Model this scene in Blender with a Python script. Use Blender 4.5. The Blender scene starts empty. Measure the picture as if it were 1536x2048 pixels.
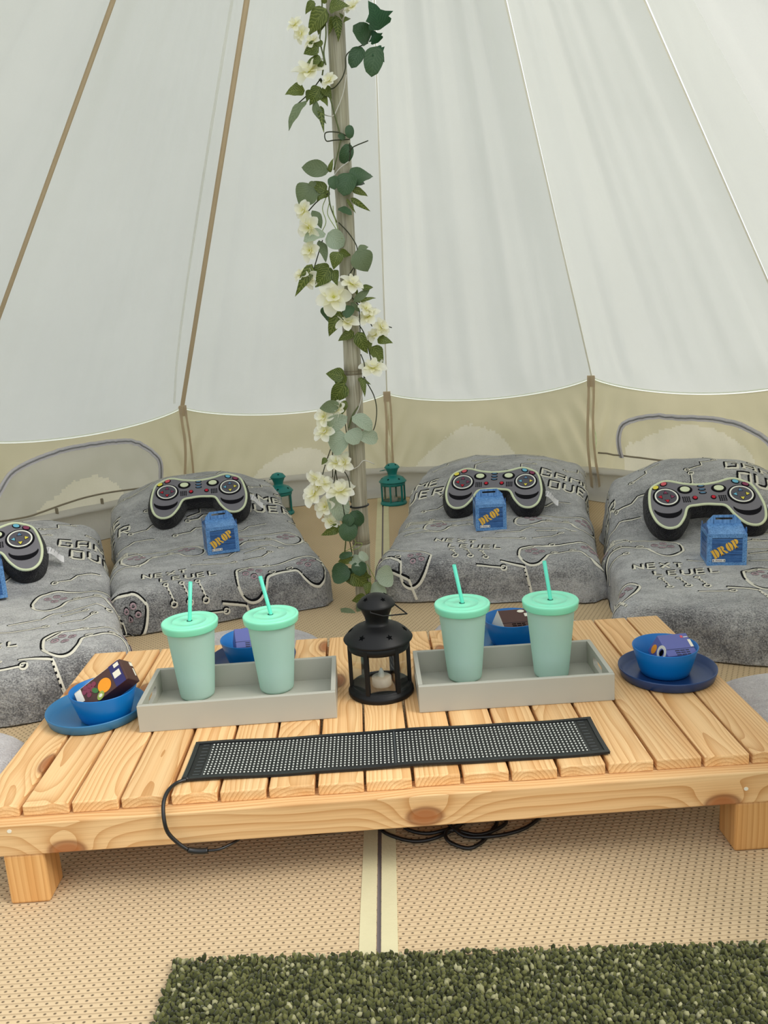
import bpy, bmesh, math, random
from mathutils import Vector, Matrix, noise, geometry
random.seed(7)
PI = math.pi
SC = bpy.context.scene
COL = SC.collection
V = Vector

# ------------------------------------------------------------------ camera
cam_d = bpy.data.cameras.new('camera')
cam = bpy.data.objects.new('camera', cam_d)
COL.objects.link(cam)
cam_d.sensor_fit = 'HORIZONTAL'
cam_d.sensor_width = 36.0
cam_d.lens = 36.0 * 1700.0 / 1536.0
cam_d.clip_start = 0.02
RX = V((0.99772, -0.03418, -0.05816)).normalized()
FW = V((0.02071, 0.97571, -0.21808)).normalized()
UP = RX.cross(FW).normalized()
RX = FW.cross(UP).normalized()
M = Matrix((RX, UP, -FW)).transposed().to_4x4()
M.translation = V((-0.0086, -1.1683, 0.8286))
cam.matrix_world = M
SC.camera = cam

# ------------------------------------------------------------------ sky, light, exposure
world = bpy.data.worlds.new('overcast_sky')
SC.world = world
world.use_nodes = True
wn = world.node_tree
bgn = wn.nodes['Background']
bgn.inputs['Color'].default_value = (0.93, 0.97, 1.0, 1)
bgn.inputs['Strength'].default_value = 1.2
sun_d = bpy.data.lights.new('sun', 'SUN')
sun_d.energy = 1.6
sun_d.angle = math.radians(25)
sun_d.color = (1.0, 0.95, 0.86)
sun = bpy.data.objects.new('sun', sun_d)
sun.rotation_euler = (math.radians(0), math.radians(44), math.radians(-28))   # high sun from the right, a little to the door side
COL.objects.link(sun)
SC.view_settings.view_transform = 'Standard'
SC.view_settings.look = 'None'
SC.view_settings.gamma = 1.0
SC.view_settings.use_curve_mapping = False
SC.view_settings.exposure = 0.2
try:
    SC.cycles.use_denoising = True
    SC.cycles.max_bounces = 10
    SC.cycles.diffuse_bounces = 6
    SC.cycles.transmission_bounces = 8
    SC.cycles.transparent_max_bounces = 16
    SC.cycles.caustics_reflective = False
    SC.cycles.caustics_refractive = False
except Exception:
    pass

# ------------------------------------------------------------------ helpers
def lin(r, g, b):
    f = lambda c: (c/255/12.92) if c/255 <= 0.04045 else ((c/255+0.055)/1.055)**2.4
    return (f(r), f(g), f(b), 1.0)

class NT:
    """tiny node-graph writer"""
    def __init__(s, name):
        s.m = bpy.data.materials.new(name)
        s.m.use_nodes = True
        s.t = s.m.node_tree
        s.t.nodes.clear()
        s.out = s.t.nodes.new('ShaderNodeOutputMaterial')
    def n(s, typ, ins=None, **kw):
        nd = s.t.nodes.new(typ)
        for k, v in kw.items():
            setattr(nd, k, v)
        for k, v in (ins or {}).items():
            if isinstance(v, bpy.types.NodeSocket):
                s.t.links.new(v, nd.inputs[k])
            else:
                nd.inputs[k].default_value = v
        return nd
    def mth(s, op, a, b=0.0, c=0.0, clamp=False):
        nd = s.n('ShaderNodeMath', {0: a, 1: b, 2: c}, operation=op, use_clamp=clamp)
        return nd.outputs[0]
    def mix(s, fac, a, b, mode='MIX'):
        nd = s.t.nodes.new('ShaderNodeMix')
        nd.data_type = 'RGBA'
        nd.blend_type = mode
        for i, v in ((0, fac), (6, a), (7, b)):
            if isinstance(v, bpy.types.NodeSocket):
                s.t.links.new(v, nd.inputs[i])
            else:
                nd.inputs[i].default_value = v
        return nd.outputs[2]
    def ramp(s, fac, stops):
        nd = s.n('ShaderNodeValToRGB', {0: fac})
        el = nd.color_ramp.elements
        while len(el) < len(stops):
            el.new(0.5)
        for e, (p, c) in zip(el, stops):
            e.position = p
            e.color = c if len(c) == 4 else (*c, 1)
        return nd.outputs[0]
    def noise(s, vec, scale, detail=2.0, rough=0.5):
        nd = s.n('ShaderNodeTexNoise', {'Scale': scale, 'Detail': detail, 'Roughness': rough})
        if vec is not None:
            s.t.links.new(vec, nd.inputs['Vector'])
        return nd.outputs[0]
    def coord(s, which='Object'):
        return s.n('ShaderNodeTexCoord').outputs[which]
    def scale(s, vec, x, y, z):
        return s.n('ShaderNodeVectorMath', {0: vec, 1: (x, y, z)}, operation='MULTIPLY').outputs[0]
    def bump(s, h, strength=0.3, dist=0.002):
        return s.n('ShaderNodeBump', {'Height': h, 'Strength': strength, 'Distance': dist}).outputs[0]
    def pbr(s, col, rough=0.6, nrm=None, **kw):
        ins = {'Base Color': col, 'Roughness': rough}
        for k, v in kw.items():
            ins[k.replace('_', ' ')] = v
        if nrm is not None:
            ins['Normal'] = nrm
        nd = s.n('ShaderNodeBsdfPrincipled', ins)
        s.t.links.new(nd.outputs[0], s.out.inputs[0])
        return s.m
    def surf(s, sh):
        s.t.links.new(sh, s.out.inputs[0])
        return s.m

def plain(name, col, rough=0.5, spec=0.5, metal=0.0, var=0.06, bscale=0, bstr=0.2, **kw):
    """a paint / plastic / print with a little procedural unevenness"""
    g = NT(name)
    f = g.noise(g.coord(), 18.0, 3.0)
    c = g.mix(f, tuple(min(1, x*(1-var)) for x in col[:3])+(1,), tuple(min(1, x*(1+var)) for x in col[:3])+(1,))
    nr = None
    if bscale:
        nr = g.bump(g.noise(g.coord(), bscale, 3.0), bstr, 0.001)
    return g.pbr(c, rough, nr, Specular_IOR_Level=spec, Metallic=metal, **kw)

def link(o, parent=None):
    COL.objects.link(o)
    if parent is not None:
        o.parent = parent
    return o

def mk(name, verts, faces, mat=None, parent=None, smooth=False, loc=None, rot=None):
    me = bpy.data.meshes.new(name)
    me.from_pydata([tuple(v) for v in verts], [], faces)
    if smooth:
        me.shade_smooth()
    me.update()
    if mat:
        me.materials.append(mat)
    o = bpy.data.objects.new(name, me)
    if loc is not None: o.location = loc
    if rot is not None: o.rotation_euler = rot
    return link(o, parent)

def frombm(name, bm, mat=None, parent=None, smooth=False, loc=None, rot=None):
    me = bpy.data.meshes.new(name)
    bmesh.ops.recalc_face_normals(bm, faces=bm.faces)
    bm.to_mesh(me)
    bm.free()
    if smooth:
        me.shade_smooth()
    if mat:
        me.materials.append(mat)
    o = bpy.data.objects.new(name, me)
    if loc is not None: o.location = loc
    if rot is not None: o.rotation_euler = rot
    return link(o, parent)

def share(name, src, parent=None, loc=None, rot=None, scale=None):
    o = src.copy()
    o.name = name
    o.parent = parent
    if loc is not None: o.location = loc
    if rot is not None: o.rotation_euler = rot
    if scale is not None: o.scale = scale
    COL.objects.link(o)
    return o

def tag(o, label=None, cat=None, group=None, kind=None):
    if label: o['label'] = label
    if cat: o['category'] = cat
    if group: o['group'] = group
    if kind: o['kind'] = kind
    return o

def thing(name, label, cat, loc=(0, 0, 0), rz=0.0, group=None, kind=None):
    o = bpy.data.objects.new(name, None)
    o.empty_display_size = 0.05
    o.location = loc
    o.rotation_euler = (0, 0, rz)
    COL.objects.link(o)
    return tag(o, label, cat, group, kind)

def box_bm(lo, hi, bevel=0.0, seg=1, bm=None):
    own = bm is None
    if own: bm = bmesh.new()
    r = bmesh.ops.create_cube(bm, size=1.0)
    vs = r['verts']
    for v in vs:
        v.co = V([lo[i] + (v.co[i]+0.5)*(hi[i]-lo[i]) for i in range(3)])
    if bevel > 0:
        es = list({e for v in vs for e in v.link_edges})
        bmesh.ops.bevel(bm, geom=es, offset=bevel, segments=seg, profile=0.5, affect='EDGES')
    return bm

def box(name, lo, hi, mat, parent=None, bevel=0.0, seg=1, **kw):
    return frombm(name, box_bm(lo, hi, bevel, seg), mat, parent, **kw)

def lathe(name, prof, mat, parent=None, seg=40, close=True, **kw):
    """prof: (radius, z) pairs, bottom to top"""
    vs, fs, rings = [], [], []
    for r, z in prof:
        if r < 1e-6:
            rings.append([len(vs)])
            vs.append((0, 0, z))
        else:
            rings.append(list(range(len(vs), len(vs)+seg)))
            for k in range(seg):
                a = 2*PI*k/seg
                vs.append((r*math.cos(a), r*math.sin(a), z))
    for A, B in zip(rings[:-1], rings[1:]):
        for k in range(seg):
            k2 = (k+1) % seg
            if len(A) == 1 and len(B) == 1: continue
            if len(A) == 1: fs.append((A[0], B[k2], B[k]))
            elif len(B) == 1: fs.append((A[k], A[k2], B[0]))
            else: fs.append((A[k], A[k2], B[k2], B[k]))
    return mk(name, vs, fs, mat, parent, smooth=True, **kw)

def smooth_pts(pts, n=6, closed=False):
    P = [V(p) for p in pts]
    out = []
    m = len(P)
    rng = range(m) if closed else range(m-1)
    for i in rng:
        if closed:
            a, b, c, d = P[(i-1) % m], P[i], P[(i+1) % m], P[(i+2) % m]
        else:
            b, c = P[i], P[i+1]
            a = P[i-1] if i > 0 else b*2-c
            d = P[i+2] if i+2 < m else c*2-b
        for k in range(n):
            t = k/n
            out.append(0.5*((2*b)+(c-a)*t+(2*a-5*b+4*c-d)*t*t+(3*b-a-3*c+d)*t**3))
    if not closed: out.append(P[-1])
    return out

def tube_data(pts, r, seg=6, closed=False, taper=None, flat=1.0):
    P = [V(p) for p in pts]
    n = len(P)
    vs, fs = [], []
    ref = None
    for i in range(n):
        if closed: t = (P[(i+1) % n]-P[i-1])
        else: t = P[min(i+1, n-1)]-P[max(i-1, 0)]
        if t.length < 1e-9: t = V((0, 0, 1))
        t.normalize()
        if ref is None:
            ref = V((0, 0, 1)) if abs(t.z) < 0.9 else V((1, 0, 0))
        u = (ref - t*ref.dot(t))
        if u.length < 1e-6: u = t.orthogonal()
        u.normalize()
        w = t.cross(u)
        ref = u
        rr = r if taper is None else r*taper(i/(n-1))
        for k in range(seg):
            a = 2*PI*k/seg
            vs.append(P[i] + u*(rr*flat*math.cos(a)) + w*(rr*math.sin(a)))
    m = n if closed else n-1
    for i in range(m):
        j = (i+1) % n
        for k in range(seg):
            k2 = (k+1) % seg
            fs.append((i*seg+k, i*seg+k2, j*seg+k2, j*seg+k))
    if not closed:
        fs.append(tuple(range(seg))[::-1])
        fs.append(tuple((n-1)*seg+k for k in range(seg)))
    return vs, fs

def tube(name, pts, r, mat, parent=None, seg=6, closed=False, taper=None, flat=1.0, **kw):
    vs, fs = tube_data(pts, r, seg, closed, taper, flat)
    return mk(name, vs, fs, mat, parent, smooth=True, **kw)

def join(parts):
    vs, fs = [], []
    for v, f in parts:
        o = len(vs)
        vs += list(v)
        fs += [tuple(i+o for i in q) for q in f]
    return vs, fs

def prism(poly, z0, z1):
    """extrude a 2D outline (may be concave) between two heights"""
    n = len(poly)
    vs = [(x, y, z0) for x, y in poly] + [(x, y, z1) for x, y in poly]
    fs = [(i, (i+1) % n, (i+1) % n+n, i+n) for i in range(n)]
    tri = geometry.tessellate_polygon([[V((x, y, 0)) for x, y in poly]])
    for t in tri:
        a, b, c = [V(vs[i]) for i in t]
        up = (b-a).cross(c-a).z > 0
        t = tuple(t) if up else tuple(t)[::-1]
        fs.append(tuple(i+n for i in t))
        fs.append(t[::-1])
    return vs, fs

def ell(cx, cy, rx, ry, n=24, rot=0.0, a0=0.0, a1=2*PI, endpoint=False):
    out = []
    for k in range(n + (1 if endpoint else 0)):
        a = a0+(a1-a0)*k/n
        x, y = rx*math.cos(a), ry*math.sin(a)
        out.append((cx+x*math.cos(rot)-y*math.sin(rot), cy+x*math.sin(rot)+y*math.cos(rot)))
    return out

def ringpoly(cx, cy, r0, r1, a0, a1, n=16, sy=1.0):
    return ell(cx, cy, r1, r1*sy, n, 0, a0, a1, True) + ell(cx, cy, r0, r0*sy, n, 0, a0, a1, True)[::-1]

def sstep(a, b, x):
    t = max(0.0, min(1.0, (x-a)/(b-a)))
    return t*t*(3-2*t)

# ------------------------------------------------------------------ materials
def wood_mat(name, axis, seed=0.0, ring=170.0, knots=None, sparse=2.0, light=(242, 211, 160), late=(196, 141, 82)):
    g = NT(name)
    oi = g.n('ShaderNodeObjectInfo').outputs['Random']
    P = g.coord()
    sx = g.n('ShaderNodeSeparateXYZ', {0: P})
    X, Y, Z = sx.outputs
    if axis == 'y': A, Bc, Cc = Y, X, Z
    elif axis == 'x': A, Bc, Cc = X, Y, Z
    else: A, Bc, Cc = Z, X, Y
    rnd = g.mth('MULTIPLY_ADD', oi, 37.0, seed)
    Aof = g.mth('ADD', A, rnd)
    Bof = g.mth('ADD', Bc, g.mth('MULTIPLY', rnd, 0.37))
    lv = g.n('ShaderNodeCombineXYZ', {0: g.mth('MULTIPLY', Aof, 2.2), 1: g.mth('MULTIPLY', Bof, 9.0), 2: g.mth('MULTIPLY', Cc, 9.0)}).outputs[0]
    n1 = g.noise(lv, 1.0, 2.0)
    # knots
    kv = g.n('ShaderNodeCombineXYZ', {0: g.mth('MULTIPLY', Aof, sparse*1.15), 1: g.mth('MULTIPLY', Bof, sparse*2.6), 2: g.mth('MULTIPLY', rnd, 1.7)}).outputs[0]
    vo = g.n('ShaderNodeTexVoronoi', {'Vector': kv, 'Scale': 1.0, 'Randomness': 1.0}, voronoi_dimensions='2D').outputs['Distance']
    kd = vo
    for (ka, kb) in (knots or []):
        d = g.mth('SQRT', g.mth('ADD', g.mth('POWER', g.mth('MULTIPLY', g.mth('SUBTRACT', A, ka), 2.6), 2.0), g.mth('POWER', g.mth('MULTIPLY', g.mth('SUBTRACT', Cc, kb), 4.6), 2.0)))
        kd = g.mth('MINIMUM', kd, d)
    pull = g.mth('POWER', 2.718, g.mth('MULTIPLY', g.mth('MULTIPLY', kd, kd), -40.0))
    c0 = g.mth('MULTIPLY', g.mth('SUBTRACT', g.mth('FRACT', g.mth('MULTIPLY', rnd, 3.31)), 0.5), 0.10)
    dB = g.mth('SUBTRACT', Bc, c0)
    dC = g.mth('SUBTRACT', Cc, g.mth('MULTIPLY_ADD', g.mth('FRACT', g.mth('MULTIPLY', rnd, 7.7)), -0.05, -0.03))
    r = g.mth('SQRT', g.mth('ADD', g.mth('MULTIPLY', dB, dB), g.mth('MULTIPLY', dC, dC)))
    r = g.mth('ADD', r, g.mth('MULTIPLY', n1, 0.030))
    r = g.mth('ADD', r, g.mth('MULTIPLY', pull, 0.022))
    s = g.mth('FRACT', g.mth('MULTIPLY', r, ring))
    # slow rise, sharp late-wood edge
    lw = g.mth('POWER', s, 2.6)
    fib = g.noise(g.n('ShaderNodeCombineXYZ', {0: g.mth('MULTIPLY', Aof, 5.0), 1: g.mth('MULTIPLY', Bof, 420.0), 2: g.mth('MULTIPLY', Cc, 420.0)}).outputs[0], 1.0, 2.0)
    band = g.noise(g.n('ShaderNodeCombineXYZ', {0: g.mth('MULTIPLY', Aof, 0.8), 1: g.mth('MULTIPLY', Bof, 34.0), 2: g.mth('MULTIPLY', Cc, 34.0)}).outputs[0], 1.0, 1.0)
    base = g.mix(band, lin(*light), lin(light[0]-14, light[1]-38, light[2]-48))
    amt = g.mth('MULTIPLY', lw, g.mth('MULTIPLY_ADD', band, 0.85, 0.38), clamp=True)
    c = g.mix(amt, base, lin(*late))
    c = g.mix(g.mth('MULTIPLY', g.mth('SUBTRACT', fib, 0.42, clamp=True), 0.9), c, lin(176, 122, 66))
    tone = g.mth('MULTIPLY_ADD', g.mth('FRACT', g.mth('MULTIPLY', rnd, 5.13)), 0.20, 0.88)
    c = g.mix(1.0, c, g.n('ShaderNodeCombineColor', {0: tone, 1: tone, 2: tone}).outputs[0], 'MULTIPLY')
    km = g.n('ShaderNodeMapRange', {0: kd, 1: 0.035, 2: 0.10, 3: 1.0, 4: 0.0}, interpolation_type='SMOOTHSTEP').outputs[0]
    c = g.mix(g.mth('MULTIPLY', km, 0.85), c, lin(150, 84, 40))
    kr = g.n('ShaderNodeMapRange', {0: g.mth('ABSOLUTE', g.mth('SUBTRACT', kd, 0.065)), 1: 0.0, 2: 0.018, 3: 1.0, 4: 0.0}).outputs[0]
    c = g.mix(g.mth('MULTIPLY', kr, 0.55), c, lin(104, 56, 26))
    nr = g.bump(g.mth('ADD', g.mth('MULTIPLY', lw, 0.5), fib), 0.25, 0.0006)
    return g.pbr(c, 0.52, nr, Specular_IOR_Level=0.35)

M_plank = wood_mat('pine_plank', 'y', 0.0)
M_beam = wood_mat('pine_beam', 'x', 3.3, 150.0, knots=[(0.05, 0.100), (-0.487, 0.087), (0.503, 0.085)], sparse=0.0001)
M_leg = wood_mat('pine_leg', 'z', 1.7, 120.0, sparse=0.0001, light=(220, 180, 122), late=(184, 130, 70))

def canvas_mat(name, col, trans, tfac, weave=900.0, stain=0.06, crease=0.25):
    g = NT(name)
    P = g.coord()
    w = g.noise(P, weave, 1.0)
    st = g.noise(P, 2.2, 4.0, 0.6)
    streak = g.noise(g.scale(P, 14.0, 14.0, 1.6), 1.0, 3.0)
    f = g.mth('MULTIPLY_ADD', st, stain*2, 1.0-stain)
    f = g.mth('MULTIPLY', f, g.mth('MULTIPLY_ADD', w, 0.06, 0.97))
    nr = g.bump(g.mth('ADD', g.mth('MULTIPLY', w, 0.12), g.mth('MULTIPLY', streak, 2.0)), crease, 0.004)
    cc = g.n('ShaderNodeCombineColor', {0: f, 1: f, 2: f}).outputs[0]
    d = g.n('ShaderNodeBsdfDiffuse', {'Color': g.mix(1.0, cc, col, 'MULTIPLY'), 'Normal': nr})
    t = g.n('ShaderNodeBsdfTranslucent', {'Color': g.mix(1.0, cc, trans, 'MULTIPLY'), 'Normal': nr})
    return g.surf(g.n('ShaderNodeMixShader', {0: tfac, 1: d.outputs[0], 2: t.outputs[0]}).outputs[0])

M_roof = canvas_mat('white_canvas', (0.80, 0.80, 0.77, 1), (0.70, 0.705, 0.665, 1), 0.5)
M_hem = canvas_mat('white_hem', (0.85, 0.85, 0.80, 1), (0.98, 0.98, 0.92, 1), 0.85, stain=0.02)
M_wall = canvas_mat('tan_wall_canvas', (0.52, 0.47, 0.35, 1), (0.66, 0.59, 0.40, 1), 0.5, stain=0.10, crease=0.35)
M_sunpatch = canvas_mat('sun_patch_canvas', (0.62, 0.57, 0.46, 1), (0.70, 0.64, 0.50, 1), 0.55, weave=160, stain=0.12)  # sunlight on the outside of the wall, put in as paler canvas
M_skirt = canvas_mat('pale_groundsheet', (0.66, 0.64, 0.60, 1), (0.6, 0.58, 0.54, 1), 0.3, stain=0.12, crease=0.5)
M_tape = canvas_mat('tan_webbing', (0.60, 0.52, 0.40, 1), (0.9, 0.78, 0.6, 1), 0.45)
M_thread = canvas_mat('pale_seam_thread', (0.70, 0.68, 0.60, 1), (0.95, 0.93, 0.86, 1), 0.62)
M_faint = canvas_mat('canvas_seam', (0.80, 0.80, 0.77, 1), (0.98, 0.98, 0.96, 1), 0.88)
M_flap = canvas_mat('window_flap_canvas', (0.46, 0.43, 0.36, 1), (0.60, 0.56, 0.46, 1), 0.5, stain=0.12, crease=0.35)
M_zip = canvas_mat('grey_zip_tape', (0.84, 0.83, 0.87, 1), (0.8, 0.78, 0.84, 1), 0.4, stain=0.1, crease=0.4)
M_cord = canvas_mat('mesh_cord', (0.30, 0.26, 0.19, 1), (0.3, 0.26, 0.2, 1), 0.1)

def matting():
    g = NT('woven_matting')
    P = g.coord()
    sx = g.n('ShaderNodeSeparateXYZ', {0: P})
    row = g.mth('MULTIPLY', sx.outputs[1], 1/0.0088)
    ri = g.mth('FLOOR', row)
    u = g.mth('MULTIPLY_ADD', sx.outputs[0], 1/0.0128, g.mth('MULTIPLY', ri, -0.36))
    fu = g.mth('FRACT', u)
    fv = g.mth('FRACT', row)
    du = g.mth('SUBTRACT', fu, 0.5)
    dv = g.mth('SUBTRACT', fv, 0.5)
    d = g.mth('SQRT', g.mth('ADD', g.mth('POWER', du, 2.0), g.mth('MULTIPLY', g.mth('POWER', dv, 2.0), 0.75)))
    hole = g.n('ShaderNodeMapRange', {0: d, 1: 0.08, 2: 0.19, 3: 1.0, 4: 0.0}).outputs[0]
    groove = g.mth('POWER', g.mth('ABSOLUTE', g.mth('MULTIPLY', dv, 2.0)), 4.0)
    wob = g.noise(P, 3.0, 4.0)
    fine = g.noise(P, 500.0, 2.0)
    c = g.mix(wob, lin(208, 184, 148), lin(192, 168, 132))
    c = g.mix(g.mth('MULTIPLY', groove, 0.55), c, lin(150, 122, 90))
    c = g.mix(g.mth('MULTIPLY', fine, 0.25), c, lin(226, 204, 168))
    c = g.mix(g.mth('MULTIPLY', hole, 0.80), c, lin(58, 44, 30))
    h = g.mth('ADD', g.mth('MULTIPLY', groove, -0.6), g.mth('MULTIPLY', hole, -1.0))
    return g.pbr(c, 0.8, g.bump(h, 0.7, 0.002), Specular_IOR_Level=0.2)
M_mat = matting()
M_tapecream = plain('cream_tape', lin(206, 198, 160), 0.75, 0.2, var=0.10, bscale=240, bstr=0.4)
M_ground = plain('grey_groundsheet', lin(128, 122, 124), 0.6, 0.3, var=0.1)
g_ = NT('grass_ground')
M_grass = g_.pbr(g_.ramp(g_.noise(g_.coord(), 6.0, 6.0, 0.7), [(0.3, lin(86, 98, 52)), (0.7, lin(128, 134, 84))]), 0.9)

def fleece(name, dark, light, sheen=0.6):
    g = NT(name)
    P = g.coord()
    n1 = g.noise(P, 3.0, 4.0, 0.65)
    n2 = g.noise(P, 260.0, 3.0, 0.7)
    n3 = g.noise(P, 45.0, 3.0, 0.6)
    n4 = g.noise(g.scale(P, 5.0, 9.0, 9.0), 1.0, 5.0, 0.7)
    f = g.mth('ADD', g.mth('MULTIPLY', n1, 0.50), g.mth('ADD', g.mth('MULTIPLY_ADD', n2, 1.15, -0.22), g.mth('MULTIPLY', n3, 0.35)))
    f = g.mth('ADD', f, g.mth('MULTIPLY_ADD', n4, 1.0, -0.5))
    c = g.ramp(f, [(0.54, dark), (1.02, light)])
    nr = g.bump(g.mth('ADD', n2, n3), 1.0, 0.008)
    return g.pbr(c, 0.95, nr, Specular_IOR_Level=0.05, Sheen_Weight=sheen, Sheen_Roughness=0.45)
M_fleece = fleece('grey_fleece', lin(82, 82, 85), lin(206, 205, 203), 0.9)
M_grooveshade = plain('painted_groove_shade', lin(26, 26, 28), 0.95, 0.05)  # shadow edge of the carved pattern, painted as a dark line
M_btn = plain('rose_button_print', lin(166, 144, 150), 0.9, 0.1)
M_glow = plain('cream_glow_print', lin(214, 210, 196), 0.9, 0.1, var=0.1, bscale=300)
M_seatc = fleece('pale_grey_cushion', lin(196, 190, 191), lin(232, 228, 228), 0.3)

M_blackplush = fleece('black_plush', lin(8, 8, 12), lin(26, 26, 32), 0.25)
M_face = plain('grey_plush_face', lin(120, 118, 124), 0.9, 0.1, var=0.08, bscale=500, bstr=0.3)
M_darkface = plain('charcoal_plush', lin(92, 90, 97), 0.9, 0.1, var=0.08, bscale=500)
M_pipe = plain('pale_green_piping', lin(214, 222, 188), 0.8, 0.2)
M_white = plain('white_embroidery', lin(232, 232, 222), 0.8, 0.2)
M_ink = plain('black_embroidery', lin(20, 19, 24), 0.85, 0.1)
M_red = plain('red_embroidery', lin(190, 40, 56), 0.8, 0.2)
M_plum = plain('plum_embroidery', lin(132, 66, 92), 0.8, 0.2)
M_pink = plain('rose_embroidery', lin(206, 96, 104), 0.8, 0.2)
M_yellow = plain('yellow_embroidery', lin(226, 212, 88), 0.8, 0.2)
M_blue = plain('blue_embroidery', lin(110, 178, 204), 0.8, 0.2)
M_steel = plain('slate_blue_embroidery', lin(96, 132, 164), 0.8, 0.2)
M_tagw = plain('white_satin_tag', lin(214, 212, 214), 0.5, 0.4)
M_tagp = plain('grey_tag_print', lin(140, 140, 144), 0.6, 0.3)

def crate_mat(name, a, b, axis):
    g = NT(name)
    P = g.coord()
    s = (30, 30, 300) if axis == 'x' else (300, 300, 24)
    st = g.noise(g.scale(P, *s), 1.0, 4.0, 0.7)
    d = g.noise(P, 70.0, 3.0)
    c = g.ramp(g.mth('ADD', g.mth('MULTIPLY', st, 0.8), g.mth('MULTIPLY', d, 0.25)), [(0.30, lin(34, 60, 104)), (0.48, a), (0.72, b)])
    return g.pbr(c, 0.35, None, Specular_IOR_Level=0.45)
M_crate = crate_mat('blue_crate_print', lin(48, 92, 152), lin(78, 128, 190), 'x')
M_crate2 = crate_mat('light_blue_frame_print', lin(88, 138, 196), lin(132, 180, 230), 'z')
M_crateline = plain('navy_print_line', lin(20, 32, 52), 0.4, 0.4)
M_gold = plain('yellow_stencil_print', lin(240, 190, 74), 0.4, 0.4, var=0.16, bscale=0)
M_label = plain('white_label_print', lin(232, 230, 226), 0.4, 0.4)
M_maroon = plain('dark_red_print', lin(90, 40, 44), 0.4, 0.4)

M_tray = plain('grey_painted_wood', lin(172, 170, 158), 0.42, 0.45, var=0.03, bscale=90, bstr=0.05)
g_ = NT('frosted_aqua_cup')
_d = g_.n('ShaderNodeBsdfDiffuse', {'Color': lin(226, 246, 238)})
_t = g_.n('ShaderNodeBsdfTranslucent', {'Color': lin(220, 250, 240)})
_g = g_.n('ShaderNodeBsdfGlossy', {'Color': (0.8, 0.9, 0.86, 1), 'Roughness': 0.42})
_m = g_.n('ShaderNodeMixShader', {0: 0.55, 1: _d.outputs[0], 2: _t.outputs[0]})
M_cup = g_.surf(g_.n('ShaderNodeMixShader', {0: 0.05, 1: _m.outputs[0], 2: _g.outputs[0]}).outputs[0])
M_lid = plain('mint_plastic_lid', lin(138, 226, 190), 0.35, 0.45, var=0.02, Subsurface_Weight=0.15, Subsurface_Radius=(0.01, 0.01, 0.01))
M_straw = plain('mint_plastic_straw', lin(92, 216, 186), 0.3, 0.5, var=0.03)
M_hole = plain('dark_straw_hole', lin(40, 80, 70), 0.8, 0.1)
M_black = plain('black_painted_metal', lin(13, 13, 14), 0.5, 0.3, var=0.1)
M_teal = plain('teal_painted_metal', lin(16, 122, 116), 0.45, 0.5, var=0.12)
M_star = plain('dark_cut_out', lin(5, 6, 7), 0.9, 0.05)
g_ = NT('lantern_glass')
_t = g_.n('ShaderNodeBsdfTransparent', {'Color': (0.93, 0.94, 0.93, 1)})
_g = g_.n('ShaderNodeBsdfGlossy', {'Color': (1, 1, 1, 1), 'Roughness': 0.05})
M_glass = g_.surf(g_.n('ShaderNodeMixShader', {0: 0.08, 1: _t.outputs[0], 2: _g.outputs[0]}).outputs[0])
M_candle = plain('white_plastic_candle', lin(196, 192, 182), 0.5, 0.4, Subsurface_Weight=0.2, Subsurface_Radius=(0.01, 0.01, 0.01))
M_flame = plain('clear_plastic_flame', lin(220, 222, 214), 0.3, 0.5)
M_bowl = plain('blue_plastic_bowl', lin(0, 106, 178), 0.38, 0.45, var=0.03)
M_platenavy = plain('navy_plastic_plate', lin(24, 56, 104), 0.36, 0.5, var=0.04)
M_plateteal = plain('mid_blue_plastic_plate', lin(44, 112, 158), 0.4, 0.5, var=0.03)
M_navybox = plain('navy_carton', lin(92, 99, 160), 0.45, 0.4, var=0.03)
M_brownbox = plain('brown_carton', lin(72, 42, 36), 0.35, 0.5, var=0.05)
M_bluepr = plain('indigo_print', lin(42, 40, 96), 0.4, 0.4)
M_orange = plain('orange_print', lin(236, 150, 30), 0.4, 0.4, var=0.1)
M_purple = plain('purple_grape_print', lin(124, 52, 72), 0.4, 0.4)
M_kiwi = plain('kiwi_green_print', lin(146, 164, 74), 0.4, 0.4)
M_leafpr = plain('green_leaf_print', lin(60, 110, 56), 0.4, 0.4)
M_creampr = plain('cream_print', lin(228, 222, 204), 0.4, 0.4)
M_sign = plain('black_rubber', lin(22, 23, 23), 0.5, 0.4, var=0.1, bscale=400, bstr=0.2)
M_signd = plain('black_circuit_film', lin(30, 32, 33), 0.4, 0.5, var=0.15)
M_led = plain('white_led', lin(214, 216, 208), 0.4, 0.5)
M_trace = plain('grey_circuit_trace', lin(74, 78, 80), 0.4, 0.5)
M_cable = plain('black_cable', lin(14, 14, 15), 0.4, 0.5)

def bamboo():
    g = NT('weathered_bamboo')
    P = g.coord()
    st = g.noise(g.scale(P, 170, 170, 5), 1.0, 4.0, 0.6)
    bl = g.noise(g.scale(P, 9, 9, 2.5), 1.0, 4.0)
    c = g.ramp(st, [(0.3, lin(128, 122, 104)), (0.52, lin(166, 160, 140)), (0.75, lin(188, 184, 166))])
    c = g.mix(g.n('ShaderNodeMapRange', {0: bl, 1: 0.5, 2: 0.72, 3: 0.0, 4: 0.5}).outputs[0], c, lin(150, 152, 108))
    return g.pbr(c, 0.42, g.bump(st, 0.15, 0.001), Specular_IOR_Level=0.5)
M_bamboo = bamboo()
M_node = plain('bamboo_node', lin(120, 110, 88), 0.6, 0.3, var=0.2)

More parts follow.
